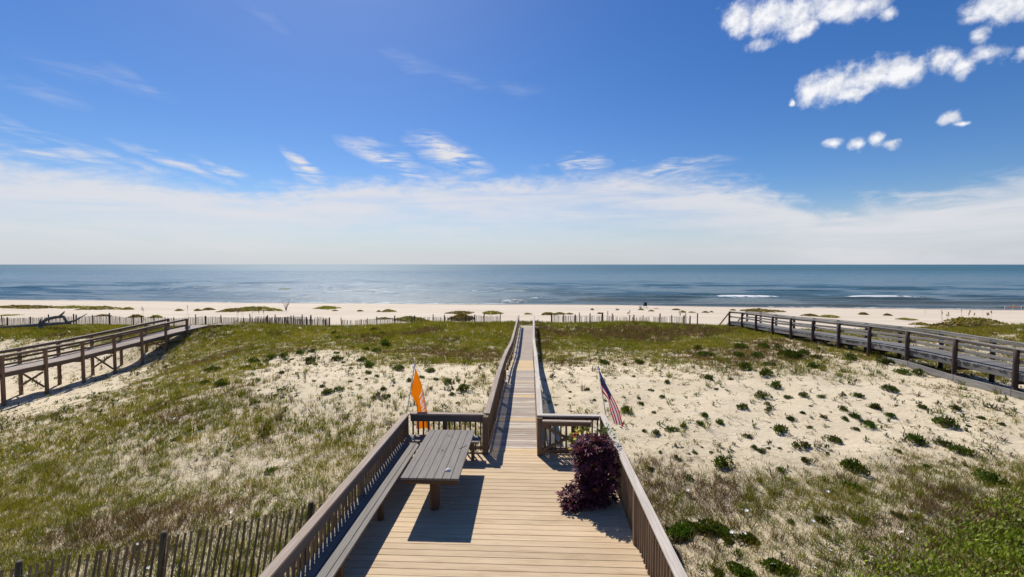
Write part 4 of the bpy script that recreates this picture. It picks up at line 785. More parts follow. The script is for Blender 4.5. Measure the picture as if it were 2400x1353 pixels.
# ---------------------------------------------------------------- dune grass (uncountable: one object per kind)
def under_built(x, y):
    d = (x > -3.15) & (x < 1.9) & (y < 10.4)
    w = (x > -1.05) & (x < .45) & (y >= 10.3) & (y < 43)
    l = (x > LXF) & (x < LXN) & (y > 34.5) & (y < 38.5)
    return d | w | l
PAL = np.array([(.125, .162, .014), (.190, .205, .024), (.27, .26, .035), (.14, .10, .046), (.165, .115, .066), (.36, .29, .11), (.36, .28, .15)], float)
def blades(P, n_each, h, w, lean, colr, bend=True, jitter=.05):
    """P (N,3) tuft roots -> triangles; h,w per tuft arrays; colr (N,3)"""
    N = len(P); idx = np.repeat(np.arange(N), n_each); M = len(idx)
    a = rng.uniform(0, 2 * np.pi, M); r = jitter[idx] * np.sqrt(rng.random(M)) if isinstance(jitter, np.ndarray) else jitter * np.sqrt(rng.random(M))
    root = P[idx] + np.stack([r * np.cos(a), r * np.sin(a), np.full(M, -.02)], -1)
    hh = h[idx] * rng.uniform(.45, 1.15, M); ww = w[idx] * rng.uniform(.7, 1.2, M)
    la = a + rng.normal(0, .7, M); ll = lean * rng.uniform(.15, 1.3, M) * hh
    tip = root + np.stack([ll * np.cos(la) + .12 * hh, ll * np.sin(la) - .10 * hh, np.sqrt(np.maximum(hh ** 2 - ll ** 2 * .6, (.3 * hh) ** 2))], -1)
    fa = rng.uniform(0, np.pi, M); sx = np.stack([np.cos(fa), np.sin(fa), np.zeros(M)], -1) * (ww / 2)[:, None]
    c = colr[idx] * rng.uniform(.72, 1.28, (M, 1))
    if not bend:
        V = np.stack([root - sx, root + sx, tip], 1).reshape(-1, 3); T = np.arange(3 * M).reshape(-1, 3)
        return V, T, np.repeat(c, 3, 0)
    mid = root * .5 + tip * .5 + np.array([0, 0, 1.]) * (.16 * hh)[:, None]
    V = np.stack([root - sx, root + sx, mid + sx * .8, mid - sx * .8, tip], 1).reshape(-1, 3)
    b = np.arange(M)[:, None] * 5
    T = np.concatenate([b + [0, 1, 2], b + [0, 2, 3], b + [3, 2, 4]], 0)
    return V, T, np.repeat(c, 5, 0)
def merge(parts):
    Vs, Ts, Cs = [], [], []; n = 0
    for V, T, C in parts: Vs.append(V); Ts.append(T + n); Cs.append(C); n += len(V)
    return np.concatenate(Vs), np.concatenate(Ts), np.concatenate(Cs)
def scatter(n, d0, d1, spread=1.55):
    D = np.sqrt(rng.uniform(d0 ** 2, d1 ** 2, n)); x = rng.uniform(-spread, spread, n) * D - .04 * D; return x, D
def grass():
    parts = []
    for d0, d1, per, hb, wb, bend, nb in ((5, 13, 170, .16, .0085, True, 10), (13, 22, 95, .18, .014, True, 8), (22, 34, 55, .22, .025, False, 10), (34, 51, 26, .28, .040, False, 11)):
        area = 1.55 * (d1 ** 2 - d0 ** 2); n = int(area * per)
        x, y = scatter(n, d0, d1); d = veg_density(x, y)
        patch = fbm(x * .5, y * .5, 71, 4); fine = fbm(x * 2.1, y * 2.1, 73, 3)
        acc = np.clip(d * 1.3 + (patch - .52) * 1.5 * np.minimum(1, d * 3) + (fine - .5) * 1.1 * np.minimum(1, d * 3), 0, 1)
        acc = np.clip(acc, d * .2, 1) * (.45 + .55 * d)
        keep = (rng.random(n) < acc) & ~under_built(x, y)
        x, y, d = x[keep], y[keep], d[keep]; z = ground(x, y)
        kind = fbm(x * .33 + 3, y * .33, 81, 4); k2 = fbm(x * 1.1, y * 1.1, 83, 3)
        u = np.clip((kind - .5) * 3.2 + .5 + (rng.random(len(x)) - .5) * .45 + (k2 - .5) * .9, 0, .999)
        order = np.array([2, 1, 5, 0, 1, 2, 0, 1, 3, 4]); ci = order[(u * len(order)).astype(int)]
        dry = rng.random(len(x)) < .55 * (1 - d); ci = np.where(dry, np.where(rng.random(len(x)) < .5, 5, 2), ci)
        col = PAL[ci] * (.85 + .35 * k2[:, None])
        far = sstep(15, 45, y)[:, None]
        hh = hb * (.5 + .8 * d) * rng.uniform(.6, 1.3, len(x)); ww = np.full(len(x), wb)
        V, T, C = blades(np.stack([x, y, z], -1), nb, hh, ww, .75, col, bend, .07 + .04 * (d0 > 20) + .05 * (d0 > 30))
        parts.append((V, T, C))
    # taller clumps standing out of the turf
    for d0, d1, per, hb, wb, nb in ((5, 13, 6, .27, .009, 34), (13, 22, 4.2, .29, .015, 26), (22, 34, 2.6, .34, .028, 16), (34, 51, 1.3, .40, .05, 14)):
        n = int(1.55 * (d1 ** 2 - d0 ** 2) * per); x, y = scatter(n, d0, d1); d = veg_density(x, y)
        cl = fbm(x * .8 + 5, y * .8, 121, 4)
        keep = (rng.random(n) < np.clip((d - .04) * 1.5, 0, 1) * sstep(.42, .62, cl) + .03 * d) & ~under_built(x, y)
        x, y, d = x[keep], y[keep], d[keep]; u = fbm(x * .45 + 3, y * .45, 123, 3) + rng.normal(0, .12, len(x))
        ci = np.select([u < .36, u < .50, u < .58, u < .66], [0, 1, 2, 3], 4); col = PAL[ci] * rng.uniform(.7, 1.1, (len(x), 1))
        parts.append(blades(np.stack([x, y, ground(x, y)], -1), nb, hb * rng.uniform(.6, 1.2, len(x)), np.full(len(x), wb), .62, col, d0 < 20, .09 + .05 * (d0 > 20)))
    V, T, C = merge(parts)
    print('grass tris', len(T))
    tag(obj('dune_grass', tri_mesh('dune_grass', V, T, M_GRASS, C)), 'olive and brown dune grass spread over the sand', 'grass', kind='stuff')
grass()
def sprouts():
    """broad-leaved runners and seedlings flat on the sand"""
    parts = []
    for d0, d1, per, sz in ((5, 14, 9, .030), (14, 24, 6, .045), (24, 36, 2.0, .075), (36, 50, 1.2, .11)):
        n = int(1.55 * (d1 ** 2 - d0 ** 2) * per); x, y = scatter(n, d0, d1)
        d = veg_density(x, y); p = fbm(x * .6, y * .6, 91, 4)
        keep = (rng.random(n) < np.clip(.14 + 1.1 * d * sstep(.42, .58, p), 0, 1)) & (d > .02) & ~under_built(x, y)
        x, y = x[keep], y[keep]; z = ground(x, y); N = len(x); k = 7
        idx = np.repeat(np.arange(N), k); M = len(idx); a = rng.uniform(0, 6.283, M); s = sz * rng.uniform(.6, 1.5, M)
        r0 = rng.uniform(0, 2.6, M) * s
        c0 = np.stack([x[idx] + r0 * np.cos(a), y[idx] + r0 * np.sin(a), z[idx] + rng.uniform(.005, 1.6, M) * s], -1)
        b = a + rng.normal(0, .6, M); dx = np.stack([np.cos(b), np.sin(b), rng.uniform(-.1, .8, M)], -1) * s[:, None]
        dy = np.stack([-np.sin(b), np.cos(b), rng.uniform(-.3, .3, M)], -1) * (s * .42)[:, None]
        V = np.stack([c0 - dx, c0 + dy, c0 + dx, c0 - dy], 1).reshape(-1, 3); bb = np.arange(M)[:, None] * 4
        T = np.concatenate([bb + [0, 1, 2], bb + [0, 2, 3]])
        pc = np.array([(.14, .18, .03), (.20, .22, .035), (.10, .13, .03), (.24, .22, .06)])
        ci = np.clip((fbm(x * .4, y * .4, 95) * 4).astype(int), 0, 3); C = np.repeat(pc[ci][idx] * rng.uniform(.7, 1.25, (M, 1)), 4, 0)
        parts.append((V, T, C))
    # small rosettes and seedlings dotted over the open sand
    for d0, d1, per, sz in ((6, 14, 5.0, .035), (14, 24, 3.2, .05), (24, 32, 1.6, .07)):
        n = int(1.55 * (d1 ** 2 - d0 ** 2) * per); x, y = scatter(n, d0, d1); d = veg_density(x, y)
        keep = (rng.random(n) < .12 + .8 * sstep(.48, .66, fbm(x * .7, y * .7, 141, 4))) & (d < .6) & (d > .025) & ~under_built(x, y)
        x, y = x[keep], y[keep]; z = ground(x, y); N = len(x); k = 16; size = sz * rng.uniform(.5, 1.5, N)
        idx = np.repeat(np.arange(N), k); M = len(idx); a = rng.uniform(0, 6.283, M); s = size[idx] * rng.uniform(.6, 1.2, M)
        r0 = rng.uniform(0, 1.9, M) * s
        c0 = np.stack([x[idx] + r0 * np.cos(a), y[idx] + r0 * np.sin(a), z[idx] + rng.uniform(.1, 2.4, M) * s], -1)
        b = a + rng.normal(0, .6, M); dx = np.stack([np.cos(b), np.sin(b), rng.uniform(.0, 1.6, M)], -1) * s[:, None]
        dy = np.stack([-np.sin(b), np.cos(b), rng.uniform(-.3, .3, M)], -1) * (s * .4)[:, None]
        V = np.stack([c0 - dx * .6, c0 + dy, c0 + dx, c0 - dy], 1).reshape(-1, 3); bb = np.arange(M)[:, None] * 4
        T = np.concatenate([bb + [0, 1, 2], bb + [0, 2, 3]])
        pc = np.array([(.10, .13, .022), (.14, .16, .03), (.12, .085, .05), (.075, .10, .02)]); ci = rng.integers(0, 4, N)
        parts.append((V, T, np.repeat(pc[ci][idx] * rng.uniform(.55, 1.2, (M, 1)), 4, 0)))
    V, T, C = merge(parts); print('sprouts tris', len(T))
    tag(obj('ground_cover', tri_mesh('ground_cover', V, T, M_LEAF, C)), 'yellow green creeping leaves low on the sand among the grass', 'ground cover', kind='stuff')
sprouts()
def litter():
    """dead stems and twigs lying on the bare sand"""
    n = 2600; x, y = scatter(n, 7, 30, 1.25); d = veg_density(x, y)
    keep = (rng.random(n) < .25 + .5 * sstep(.35, .6, fbm(x * .4, y * .4, 99))) & ~under_built(x, y) & (y < 30); x, y = x[keep], y[keep]; N = len(x)
    a = rng.uniform(0, 6.283, N); L = rng.uniform(.06, .32, N); w = .0035 + .0005 * y
    z0 = ground(x, y) + .008; x1 = x + L * np.cos(a); y1 = y + L * np.sin(a); z1 = ground(x1, y1) + rng.uniform(.0, .10, N)
    P0 = np.stack([x, y, z0], -1); P1 = np.stack([x1, y1, z1], -1); s = np.stack([-np.sin(a), np.cos(a), np.zeros(N)], -1) * w[:, None]; up = np.zeros((N, 3)); up[:, 2] = w * 1.4
    V = np.stack([P0 - s, P0 + s, P0 + up, P1 - s * .4, P1 + s * .4, P1 + up * .4], 1).reshape(-1, 3); b = np.arange(N)[:, None] * 6
    T = np.concatenate([b + [0, 1, 4], b + [0, 4, 3], b + [1, 2, 5], b + [1, 5, 4], b + [2, 0, 3], b + [2, 3, 5]])
    C = np.repeat(np.array([[.15, .12, .09]]) * rng.uniform(.6, 1.4, (N, 1)), 6, 0)
    tag(obj('plant_litter', tri_mesh('plant_litter', V, T, M_GRASS, C)), 'grey dead stems and twigs strewn over the bare sand', 'plant litter', kind='stuff')
litter()

# ---------------------------------------------------------------- dune bushes, every one its own thing
def bush_mesh(seed, dead=.0, flat=.62, nl=340):
    r = np.random.default_rng(seed); V = []; T = []; C = []
    # uneven dome: a few lobes of leaves round dark twigs (unit radius)
    lob = [(r.uniform(-.6, .6), r.uniform(-.6, .6), r.uniform(.35, .62)) for _ in range(5)] + [(0, 0, .62)]
    nv = 0
    for i in range(nl):
        lx, ly, lr = lob[r.integers(len(lob))]
        a = r.uniform(0, 6.283); ph = math.acos(r.uniform(.0, 1)); rr = lr * r.uniform(.55, 1.05)
        c = np.array([lx + rr * math.sin(ph) * math.cos(a), ly + rr * math.sin(ph) * math.sin(a), flat * rr * math.cos(ph) * 1.25 + .06])
        out_ = np.array([math.sin(ph) * math.cos(a), math.sin(ph) * math.sin(a), math.cos(ph) + .55]); out_ /= np.linalg.norm(out_)
        t = np.cross(out_, r.normal(size=3)); t /= np.linalg.norm(t) + 1e-9
        L = r.uniform(.09, .17); w = L * .5
        p = [c - t * w, c + out_ * L * .35 + t * w * .1, c + t * w, c + out_ * L]
        V += [p[0], p[2], p[3]]; T.append((nv, nv + 1, nv + 2)); nv += 3
        q = np.cross(out_, t) * w; V += [c - q, c + q, c + out_ * L * .9]; T.append((nv, nv + 1, nv + 2)); nv += 3
        g = np.array((.098, .132, .022)) * r.uniform(.45, 1.5) if r.random() > dead else np.array((.14, .10, .07)) * r.uniform(.6, 1.2)
        C += [g] * 6
    for i in range(14):                                         # bare twigs at the foot
        a = r.uniform(0, 6.283); p0 = np.array([0, 0, 0.]); p1 = np.array([math.cos(a) * r.uniform(.5, 1.05), math.sin(a) * r.uniform(.5, 1.05), r.uniform(.05, .4)])
        s = np.array([-math.sin(a), math.cos(a), 0]) * .018
        V += [p0 - s, p0 + s, p1]; T.append((nv, nv + 1, nv + 2)); nv += 3; C += [np.array((.09, .07, .055))] * 3
    return tri_mesh('bush', np.array(V), np.array(T), M_LEAF, np.array(C))
BM = [bush_mesh(100 + i, (0, .05, .12, .3)[i % 4], (.55, .7, .62, .5)[i % 4], 300) for i in range(8)]
BIG = [bush_mesh(200 + i, .06, .6, 900) for i in range(4)]
LBL = {'R': ('dark green dune bush growing on the bare sand slope right of the deck', 'bushes on the bare sand right of the deck'),
       'RG': ('dark green bush among the grass in front of the old right boardwalk', 'bushes in the grass by the old boardwalk'),
       'L': ('low green bush on the sandy dune left of the long boardwalk', 'bushes on the sandy dune left of the long boardwalk'),
       'LG': ('dark green bush mat in the grass near the left dune crest', 'bush mats in the grass left of the long boardwalk'),
       'C': ('small green bush on the pale sand behind the striped flag', 'bushes on the sand behind the striped flag'),
       'LN': ('small rounded green bush alone in the grass left of the deck', 'lone bushes in the grass left of the deck')}
NLAB = ['broad dark green shrub sprawling beside the right deck railing', 'dense dark green shrub just behind the sprawling one by the right railing',
        'low shrub trailing to the right of the sprawling shrub by the railing', 'end shrub of the low trailing row right of the deck railing',
        'tall green shrub at the bottom edge right of the deck railing', 'narrow green shrub at the bottom edge nearest the deck railing',
        'leaning green shrub at the bottom edge left of the leafy thicket', 'small low shrub in front of the trailing row of shrubs']
ni = 0; BOBJ = {}
for i, (x, y, w, reg) in enumerate(BUSH):
    g = gz(x, y); r = w * .5 * random.uniform(.95, 1.12)
    if under_built(np.array([x]), np.array([y]))[0]: continue
    if reg == 'N':
        o = obj('dune_shrub', BIG[ni % 4], None, Matrix.Translation((x, y, g - .02)) @ Matrix.Rotation(random.uniform(0, 6.28), 4, 'Z') @ Matrix.Diagonal((r * 1.15, r * .95, min(.75, r * .95), 1)))
        tag(o, NLAB[ni % 8], 'shrub'); ni += 1; continue
    hz = r * random.uniform(1.2, 1.9) if r < .5 else r * random.uniform(.75, 1.05)
    o = obj('dune_bush', random.choice(BM if r < .55 else BIG), None, Matrix.Translation((x, y, g - .02)) @ Matrix.Rotation(random.uniform(0, 6.28), 4, 'Z') @ Matrix.Diagonal((r, r * random.uniform(.75, 1.0), hz, 1)))
    tag(o, LBL[reg][0], 'bush', LBL[reg][1]); BOBJ.setdefault(reg, []).append((o, x, y, r))

ORD = 'leftmost second third fourth fifth sixth seventh eighth ninth tenth eleventh twelfth thirteenth fourteenth fifteenth sixteenth seventeenth eighteenth nineteenth twentieth'.split()
def ordinal(i, what): return 'leftmost ' + what if i == 0 else (ORD[i] + ' ' + what + ' from the left' if i < 20 else what)
def rank(items, nb, text):
    '''items (obj, x, y, r): rows by depth, then counted from the left as seen'''
    items = sorted(items, key=lambda t: t[2]); per = -(-len(items) // nb)
    for b in range(nb):
        row = sorted(items[b * per:(b + 1) * per], key=lambda t: t[1] / max(t[2], 1))
        for i, (o, x, y, r) in enumerate(row):
            sz = 'tiny' if r < .14 else 'small' if r < .24 else 'medium' if r < .42 else 'large'
            o['label'] = text(i, b, nb, sz)
ROWN = {5: ['nearest', 'second', 'middle', 'fourth', 'farthest'], 4: ['nearest', 'second', 'third', 'farthest'], 3: ['nearest', 'middle', 'farthest'], 2: ['nearer', 'farther'], 1: ['']}
for reg, nb, where in (('R', 5, 'on sand right of the deck'), ('RG', 2, 'by the old right boardwalk'), ('L', 4, 'left of the long boardwalk'), ('LG', 1, 'in the grass near the left crest'), ('C', 2, 'behind the striped flag'), ('LN', 1, 'alone in the grass left of the deck')):
    rank(BOBJ.get(reg, []), nb, lambda i, b, n, sz: ('%s in %s row %s' % (ordinal(i, sz + ' bush'), ROWN[n][b], where)) if n > 1 else '%s %s' % (ordinal(i, sz + ' bush'), where))

# low mounds of beach plants
def mat_mesh(seed):
    r = np.random.default_rng(seed); n = 700
    a = r.uniform(0, 6.283, n); q = np.sqrt(r.random(n)); x = q * np.cos(a); y = q * np.sin(a)
    edge = 1 + .25 * np.sin(a * 3 + seed) + .15 * np.sin(a * 7 + seed * 2); x *= edge; y *= edge
    z = np.maximum(0, 1 - q ** 1.7) * (.55 + .7 * fbm(x * 2 + seed, y * 2, seed))
    s = .09; b = r.uniform(0, 6.283, n)
    c = np.stack([x, y, z], -1); d = np.stack([np.cos(b) * s, np.sin(b) * s, r.uniform(-.05, .1, n)], -1); u = np.stack([-np.sin(b) * s * .6, np.cos(b) * s * .6, r.uniform(.1, .42, n)], -1)
    V = np.stack([c - d, c + d, c + u], 1).reshape(-1, 3); T = np.arange(3 * n).reshape(-1, 3)
    col = np.where((r.random(n) < .55)[:, None], np.array([[.27, .25, .055]]), np.array([[.33, .255, .075]])) * r.uniform(.6, 1.25, (n, 1))
    # low mound body so that no sand shows through the middle
    return tri_mesh('beach_plants', V, T, M_LEAF, np.repeat(col, 3, 0))
MATS = [mat_mesh(300 + i) for i in range(5)]
MOB = {}
for i, (x, y, w, h) in enumerate(CLUMP):
    o = obj('beach_plant_mound', MATS[i % 5], None, Matrix.Translation((x, y, gz(x, y) - .03)) @ Matrix.Diagonal((w * .5, max(.5, min(2.2, w * .45)), h * .72, 1)))
    if x < -24: lb, gp = 'low olive plant mound on the beach beyond the left fences', 'plant mounds on the left beach'
    elif x < 0: lb, gp = 'low olive plant mound on the beach left of the boardwalk end', 'plant mounds on the beach left of the boardwalk end'
    elif x < 30: lb, gp = 'low olive plant mound on the beach right of the boardwalk end', 'plant mounds on the beach right of the boardwalk end'
    else: lb, gp = 'low olive plant mound on the beach beyond the old boardwalk', 'plant mounds on the right beach'
    tag(o, lb, 'beach plants', gp); MOB.setdefault(lb, []).append((o, x, y, w))
for lb, it in MOB.items():
    for i, (o, x, y, w) in enumerate(sorted(it, key=lambda t: t[1] / t[2])):
        o['label'] = ordinal(i, ('' if 1.5 < w < 4 else 'small ' if w <= 1.5 else 'broad ') + 'plant mound') + lb[21:]

# leafy thicket at the lower right
def thicket():
    n = 95000; x = rng.uniform(4.2, 14, n); y = rng.uniform(5.2, 11.2, n)
    # outline measured on the ground; the mass bulges toward the right
    edge = 5.2 + .0 * x; lim = np.interp(x, [4.2, 5.0, 5.8, 6.8, 7.8, 9.0, 10.2, 14], [7.6, 7.95, 8.35, 8.6, 8.95, 9.6, 10.6, 11.0]) + .7 * (fbm(x * .9, y * .9, 111) - .5)
    keep = (y < lim) & (rng.random(n) < .12 + .88 * sstep(.1, 1.3, lim - y)) & (rng.random(n) < .80 + .20 * sstep(.36, .52, fbm(x * 1.6, y * 1.6, 119, 3))); x, y, lim = x[keep], y[keep], lim[keep]; N = len(x)
    top = .12 + .52 * sstep(0, 2.0, lim - y) * sstep(.25, .7, fbm(x * 1.3, y * 1.3, 113, 3)) + .1 * rng.random(N)
    z = ground(x, y) + top * rng.uniform(.35, 1.0, N) ** .5
    a = rng.uniform(0, 6.283, N); el = rng.uniform(.45, 1.4, N); L = rng.uniform(.05, .12, N); w = L * rng.uniform(.12, .22, N)
    d = np.stack([np.cos(a) * np.cos(el), np.sin(a) * np.cos(el), np.sin(el)], -1); b = np.stack([-np.sin(a), np.cos(a), rng.uniform(-.3, .3, N)], -1)
    c = np.stack([x, y, z], -1); L = L[:, None]; w = w[:, None]
    V = np.stack([c, c + d * L * .5 + b * w, c + d * L, c + d * L * .5 - b * w], 1).reshape(-1, 3); bb = np.arange(N)[:, None] * 4
    T = np.concatenate([bb + [0, 1, 2], bb + [0, 2, 3]])
    col = np.array([[.21, .275, .026]]) * rng.uniform(.45, 1.5, (N, 1)) * (.75 + .5 * fbm(x * .9, y * .9, 117))[:, None]; yel = rng.random(N) < .09; col[yel] = (.26, .23, .04); br_ = rng.random(N) < .06; col[br_] = (.15, .10, .05)
    tag(obj('leafy_thicket', tri_mesh('leafy_thicket', V, T, M_LEAF, np.repeat(col, 4, 0))), 'dense glossy green leafy thicket in the lower right corner', 'thicket', kind='stuff')
thicket()

# white flowers dotted over the dune
def flower_mesh():
    V = [(0, 0, .01)]; F = []
    for k in range(10):
        a = 2 * math.pi * k / 10; rr = 1 if k % 2 == 0 else .62; V.append((rr * math.cos(a), rr * math.sin(a), .28))
    for k in range(10): F.append((0, 1 + k, 1 + (k + 1) % 10))
    return mesh_from('white_flower', V, F, M_WHITE)
FM = flower_mesh()
FOB = {}
for x, y, z in FLOWERS:
    s = .028 + .0022 * y
    o = obj('white_flower', FM, None, Matrix.Translation((x, y, gz(x, y) + .10)) @ Matrix.Rotation(random.uniform(0, 6), 4, 'Z') @ Matrix.Rotation(-.35, 4, 'X') @ Matrix.Diagonal((s, s, s, 1)))
    tag(o, 'tiny white flower in the grass ' + ('right of the deck' if x > 0 else 'left of the deck'), 'flower', 'white flowers right of the deck' if x > 0 else 'white flowers left of the deck'); FOB.setdefault(o['label'], []).append((o, x / y))
for lb, it in FOB.items():
    for i, (o, q) in enumerate(sorted(it, key=lambda t: t[1])): o['label'] = ordinal(i, 'tiny white flower') + lb[17:]

# ---------------------------------------------------------------- plants on the deck
def leaf_cloud(name, mat, blobs, n, L0, L1, cols, seed, droop=.2, wid=.42, lobed=False):
    r = np.random.default_rng(seed); V = []; T = []; C = []; nv = 0
    wts = np.array([b[3] * b[4] * b[5] for b in blobs]) ** .67; wts /= wts.sum()
    for i in range(n):
        bx, by, bz, rx, ry, rz_ = blobs[r.choice(len(blobs), p=wts)]
        d = r.normal(size=3); d /= np.linalg.norm(d); k = 1.06 * r.uniform(.2, 1.0) ** .5
        c = np.array([bx + d[0] * rx * k, by + d[1] * ry * k, bz + d[2] * rz_ * k])
        if c[2] < .03: c[2] = .03 + r.random() * .05
        o = np.array([d[0], d[1], d[2] * .4 - droop]) + r.normal(size=3) * .45; o /= np.linalg.norm(o)
        t = np.cross(o, np.array([0, 0, 1.]) + r.normal(size=3) * .35); t /= np.linalg.norm(t) + 1e-9; nn = np.cross(t, o)
        L = r.uniform(L0, L1); w = L * wid
        col = np.array(cols[r.integers(len(cols))]) * r.uniform(.6, 1.5)
        if lobed:                                                # three-fingered leaf
            for ang, f in ((-.75, .75), (0, 1.0), (.75, .75)):
                oo = o * math.cos(ang) + t * math.sin(ang); tt = t * math.cos(ang) - o * math.sin(ang)
                V += [c, c + oo * L * f * .45 + tt * w * .38 * f + nn * .006, c + oo * L * f - np.array([0, 0, .12 * L]), c + oo * L * f * .45 - tt * w * .38 * f + nn * .006]
                T += [(nv, nv + 1, nv + 2), (nv, nv + 2, nv + 3)]; nv += 4; C += [col] * 4
        else:
            V += [c, c + o * L * .5 + t * w, c + o * L, c + o * L * .5 - t * w]; T += [(nv, nv + 1, nv + 2), (nv, nv + 2, nv + 3)]; nv += 4; C += [col] * 4
    return tri_mesh(name, np.array(V), np.array(T), mat, np.array(C))
def pot_mesh(r, h):
    V = []; F = []; n = 20; prof = [(r * .7, 0), (r * .95, h * .85), (r * 1.05, h * .85), (r * 1.05, h), (r * .93, h), (r * .9, h * .9)]
    for q, z in prof:
        for j in range(n): V.append((q * math.cos(2 * math.pi * j / n), q * math.sin(2 * math.pi * j / n), z))
    for i in range(len(prof) - 1):
        for j in range(n): F.append((i * n + j, i * n + (j + 1) % n, (i + 1) * n + (j + 1) % n, (i + 1) * n + j))
    F.append(tuple(range(n))[::-1]); F.append(tuple(range((len(prof) - 1) * n, len(prof) * n)))
    return mesh_from('pot', V, F, M_POT, True)
PUR = [(.105, .028, .044), (.155, .042, .064), (.22, .065, .095), (.055, .017, .026)]
pl = empty('potted_vine', (1.22, 8.15, 0), 'tall dark purple leafy vine spilling from a pot by the right railing', 'potted plant')
PX, PY = 1.22, 8.15
me = leaf_cloud('foliage', M_PURPLE, [(PX, PY, .90, .40, .33, .34), (PX + .05, PY, .55, .38, .32, .36), (PX - .02, PY - .02, 1.06, .34, .28, .20), (PX + .08, PY, .25, .30, .28, .28)], 1450, .075, .155, PUR, 5, .25, .42, True)
obj('foliage', me, pl)
me = leaf_cloud('trailing_foliage', M_PURPLE, [(PX - .42, PY - .26, .13, .24, .20, .13), (PX - .24, PY - .16, .26, .22, .2, .22), (PX - .50, PY - .10, .15, .14, .16, .13), (PX - .12, PY - .2, .14, .2, .15, .13)], 520, .07, .13, PUR, 6, .15, .42, True)
obj('trailing_foliage', me, pl)
obj('pot', pot_mesh(.22, .36), pl, Matrix.Translation((PX, PY, .001)))
log('stem', (PX, PY, .3), (PX, PY, 1.0), .03, M_LOG, pl, 8, .6, .1)
yp = empty('flowering_plant', (1.25, 8.85, 0), 'green plant with yellow flowers behind the purple vine on the deck', 'potted plant')
obj('foliage', leaf_cloud('foliage', M_LEAF, [(1.08, 8.70, .92, .28, .2, .24), (1.50, 8.62, 1.08, .20, .24, .20), (1.2, 8.85, .6, .26, .24, .3)], 700, .035, .075, [(.05, .10, .02), (.08, .14, .025), (.12, .17, .03)], 7, .0, .34), yp)
M_YEL = plain('yellow_petals', (.80, .58, .02), .6); M_RPET = plain('red_petals', (.62, .04, .08), .6)
PET = {}
for m_ in (M_YEL, M_RPET):
    V = [(0, 0, 0)]; F = []
    for k in range(12):
        a = 2 * math.pi * k / 12; V.append(((1 if k % 2 else .6) * math.cos(a), (1 if k % 2 else .6) * math.sin(a), .15))
    for k in range(12): F.append((0, 1 + k, 1 + (k + 1) % 12))
    PET[m_.name] = mesh_from('flower', V, F, m_)
for k in range(26):
    m_ = M_YEL if k > 2 else M_RPET
    if k < 15: p = Vector((random.uniform(.86, 1.22), random.uniform(8.40, 8.6), random.uniform(1.14, 1.26)))
    else: p = Vector((random.uniform(.76, .88), random.uniform(8.4, 8.55), random.uniform(.85, 1.15)))
    if m_ is M_RPET: p = Vector((.84 + .05 * k, 8.42, 1.14 + .02 * k))
    obj('flower', PET[m_.name], yp, Matrix.Translation(p) @ Matrix.Rotation(random.uniform(.5, 1.3), 4, 'X') @ Matrix.Rotation(random.uniform(-.6, .6), 4, 'Y') @ Matrix.Scale(random.uniform(.028, .042), 4))
obj('pot', pot_mesh(.2, .34), yp, Matrix.Translation((1.25, 8.85, .001)))

# ---------------------------------------------------------------- flags
def curve_pts(P, n):
    P = np.array(P, float); s = np.concatenate([[0], np.cumsum(np.linalg.norm(np.diff(P, axis=0), axis=1))]); s /= s[-1]
    t = np.linspace(0, 1, n); Q = np.stack([np.interp(t, s, P[:, k]) for k in range(3)], -1)
    for _ in range(6): Q[1:-1] = Q[1:-1] * .5 + (Q[:-2] + Q[2:]) * .25
    return Q
class Cloth:
    def __init__(s, Lp, Rp, amp, k, seed):
        s.n = 61; s.L = curve_pts(Lp, s.n); s.R = curve_pts(Rp, s.n); s.amp = amp; s.k = k; s.seed = seed
    def at(s, u, v):
        f = u * (s.n - 1); i = min(s.n - 2, max(0, int(f))); t = f - i
        a = s.L[i] * (1 - t) + s.L[i + 1] * t; b = s.R[i] * (1 - t) + s.R[i + 1] * t
        p = a * (1 - v) + b * v
        ph = v * s.k * 6.283 + s.seed + u * 1.5
        p = p + np.array([.25, 1.0, 0]) * s.amp * (.25 + .75 * u) * math.sin(ph)
        return p
def cloth_mesh(name, cl, nu, nv, mats, fmat):
    V = []; F = []; fm = []
    for i in range(nu + 1):
        for j in range(nv + 1): V.append(cl.at(i / nu, j / nv))
    for i in range(nu):
        for j in range(nv):
            a = i * (nv + 1) + j; F.append((a, a + 1, a + nv + 2, a + nv + 1)); fm.append(fmat((i + .5) / nu, (j + .5) / nv))
    return mesh_from(name, V, F, None, True, mats, None, fm)
def fabric(name, c, tr=.35):
    m = bpy.data.materials.new(name); m.use_nodes = True; t = NT(m.node_tree); t.n.clear()
    o = t.new('ShaderNodeOutputMaterial'); b = t.new('ShaderNodeBsdfDiffuse'); q = t.new('ShaderNodeBsdfTranslucent'); mx = t.new('ShaderNodeMixShader'); mx.inputs[0].default_value = tr
    n = t.noise(t.new('ShaderNodeTexCoord').outputs['Object'], 9, 3); cc = t.mix(n, [k * .85 for k in c], c)
    t.l.new(cc, b.inputs[0]); t.l.new(cc, q.inputs[0]); t.l.new(b.outputs[0], mx.inputs[1]); t.l.new(q.outputs[0], mx.inputs[2]); t.l.new(mx.outputs[0], o.inputs[0]); return m
F_RED = fabric('flag_red', (.50, .02, .03), .45); F_WHT = fabric('flag_white', (.82, .81, .80), .45); F_BLU = fabric('flag_blue', (.022, .035, .12)); F_ORG = fabric('flag_orange', (.90, .23, .006), .5)
us = empty('striped_flag', (1.72, 10.3, .6), 'red white and blue striped flag hanging on a pole at the right deck corner', 'flag')
cu = Cloth(US_L, US_R, .035, 1.6, .4)
def usmat(u, v):
    if u < .45 and v > .43: return 2
    return 0 if int(v * 7) % 2 == 0 else 1
obj('cloth', cloth_mesh('cloth', cu, 50, 52, [F_RED, F_WHT, F_BLU], usmat), us)
V = []; F = []
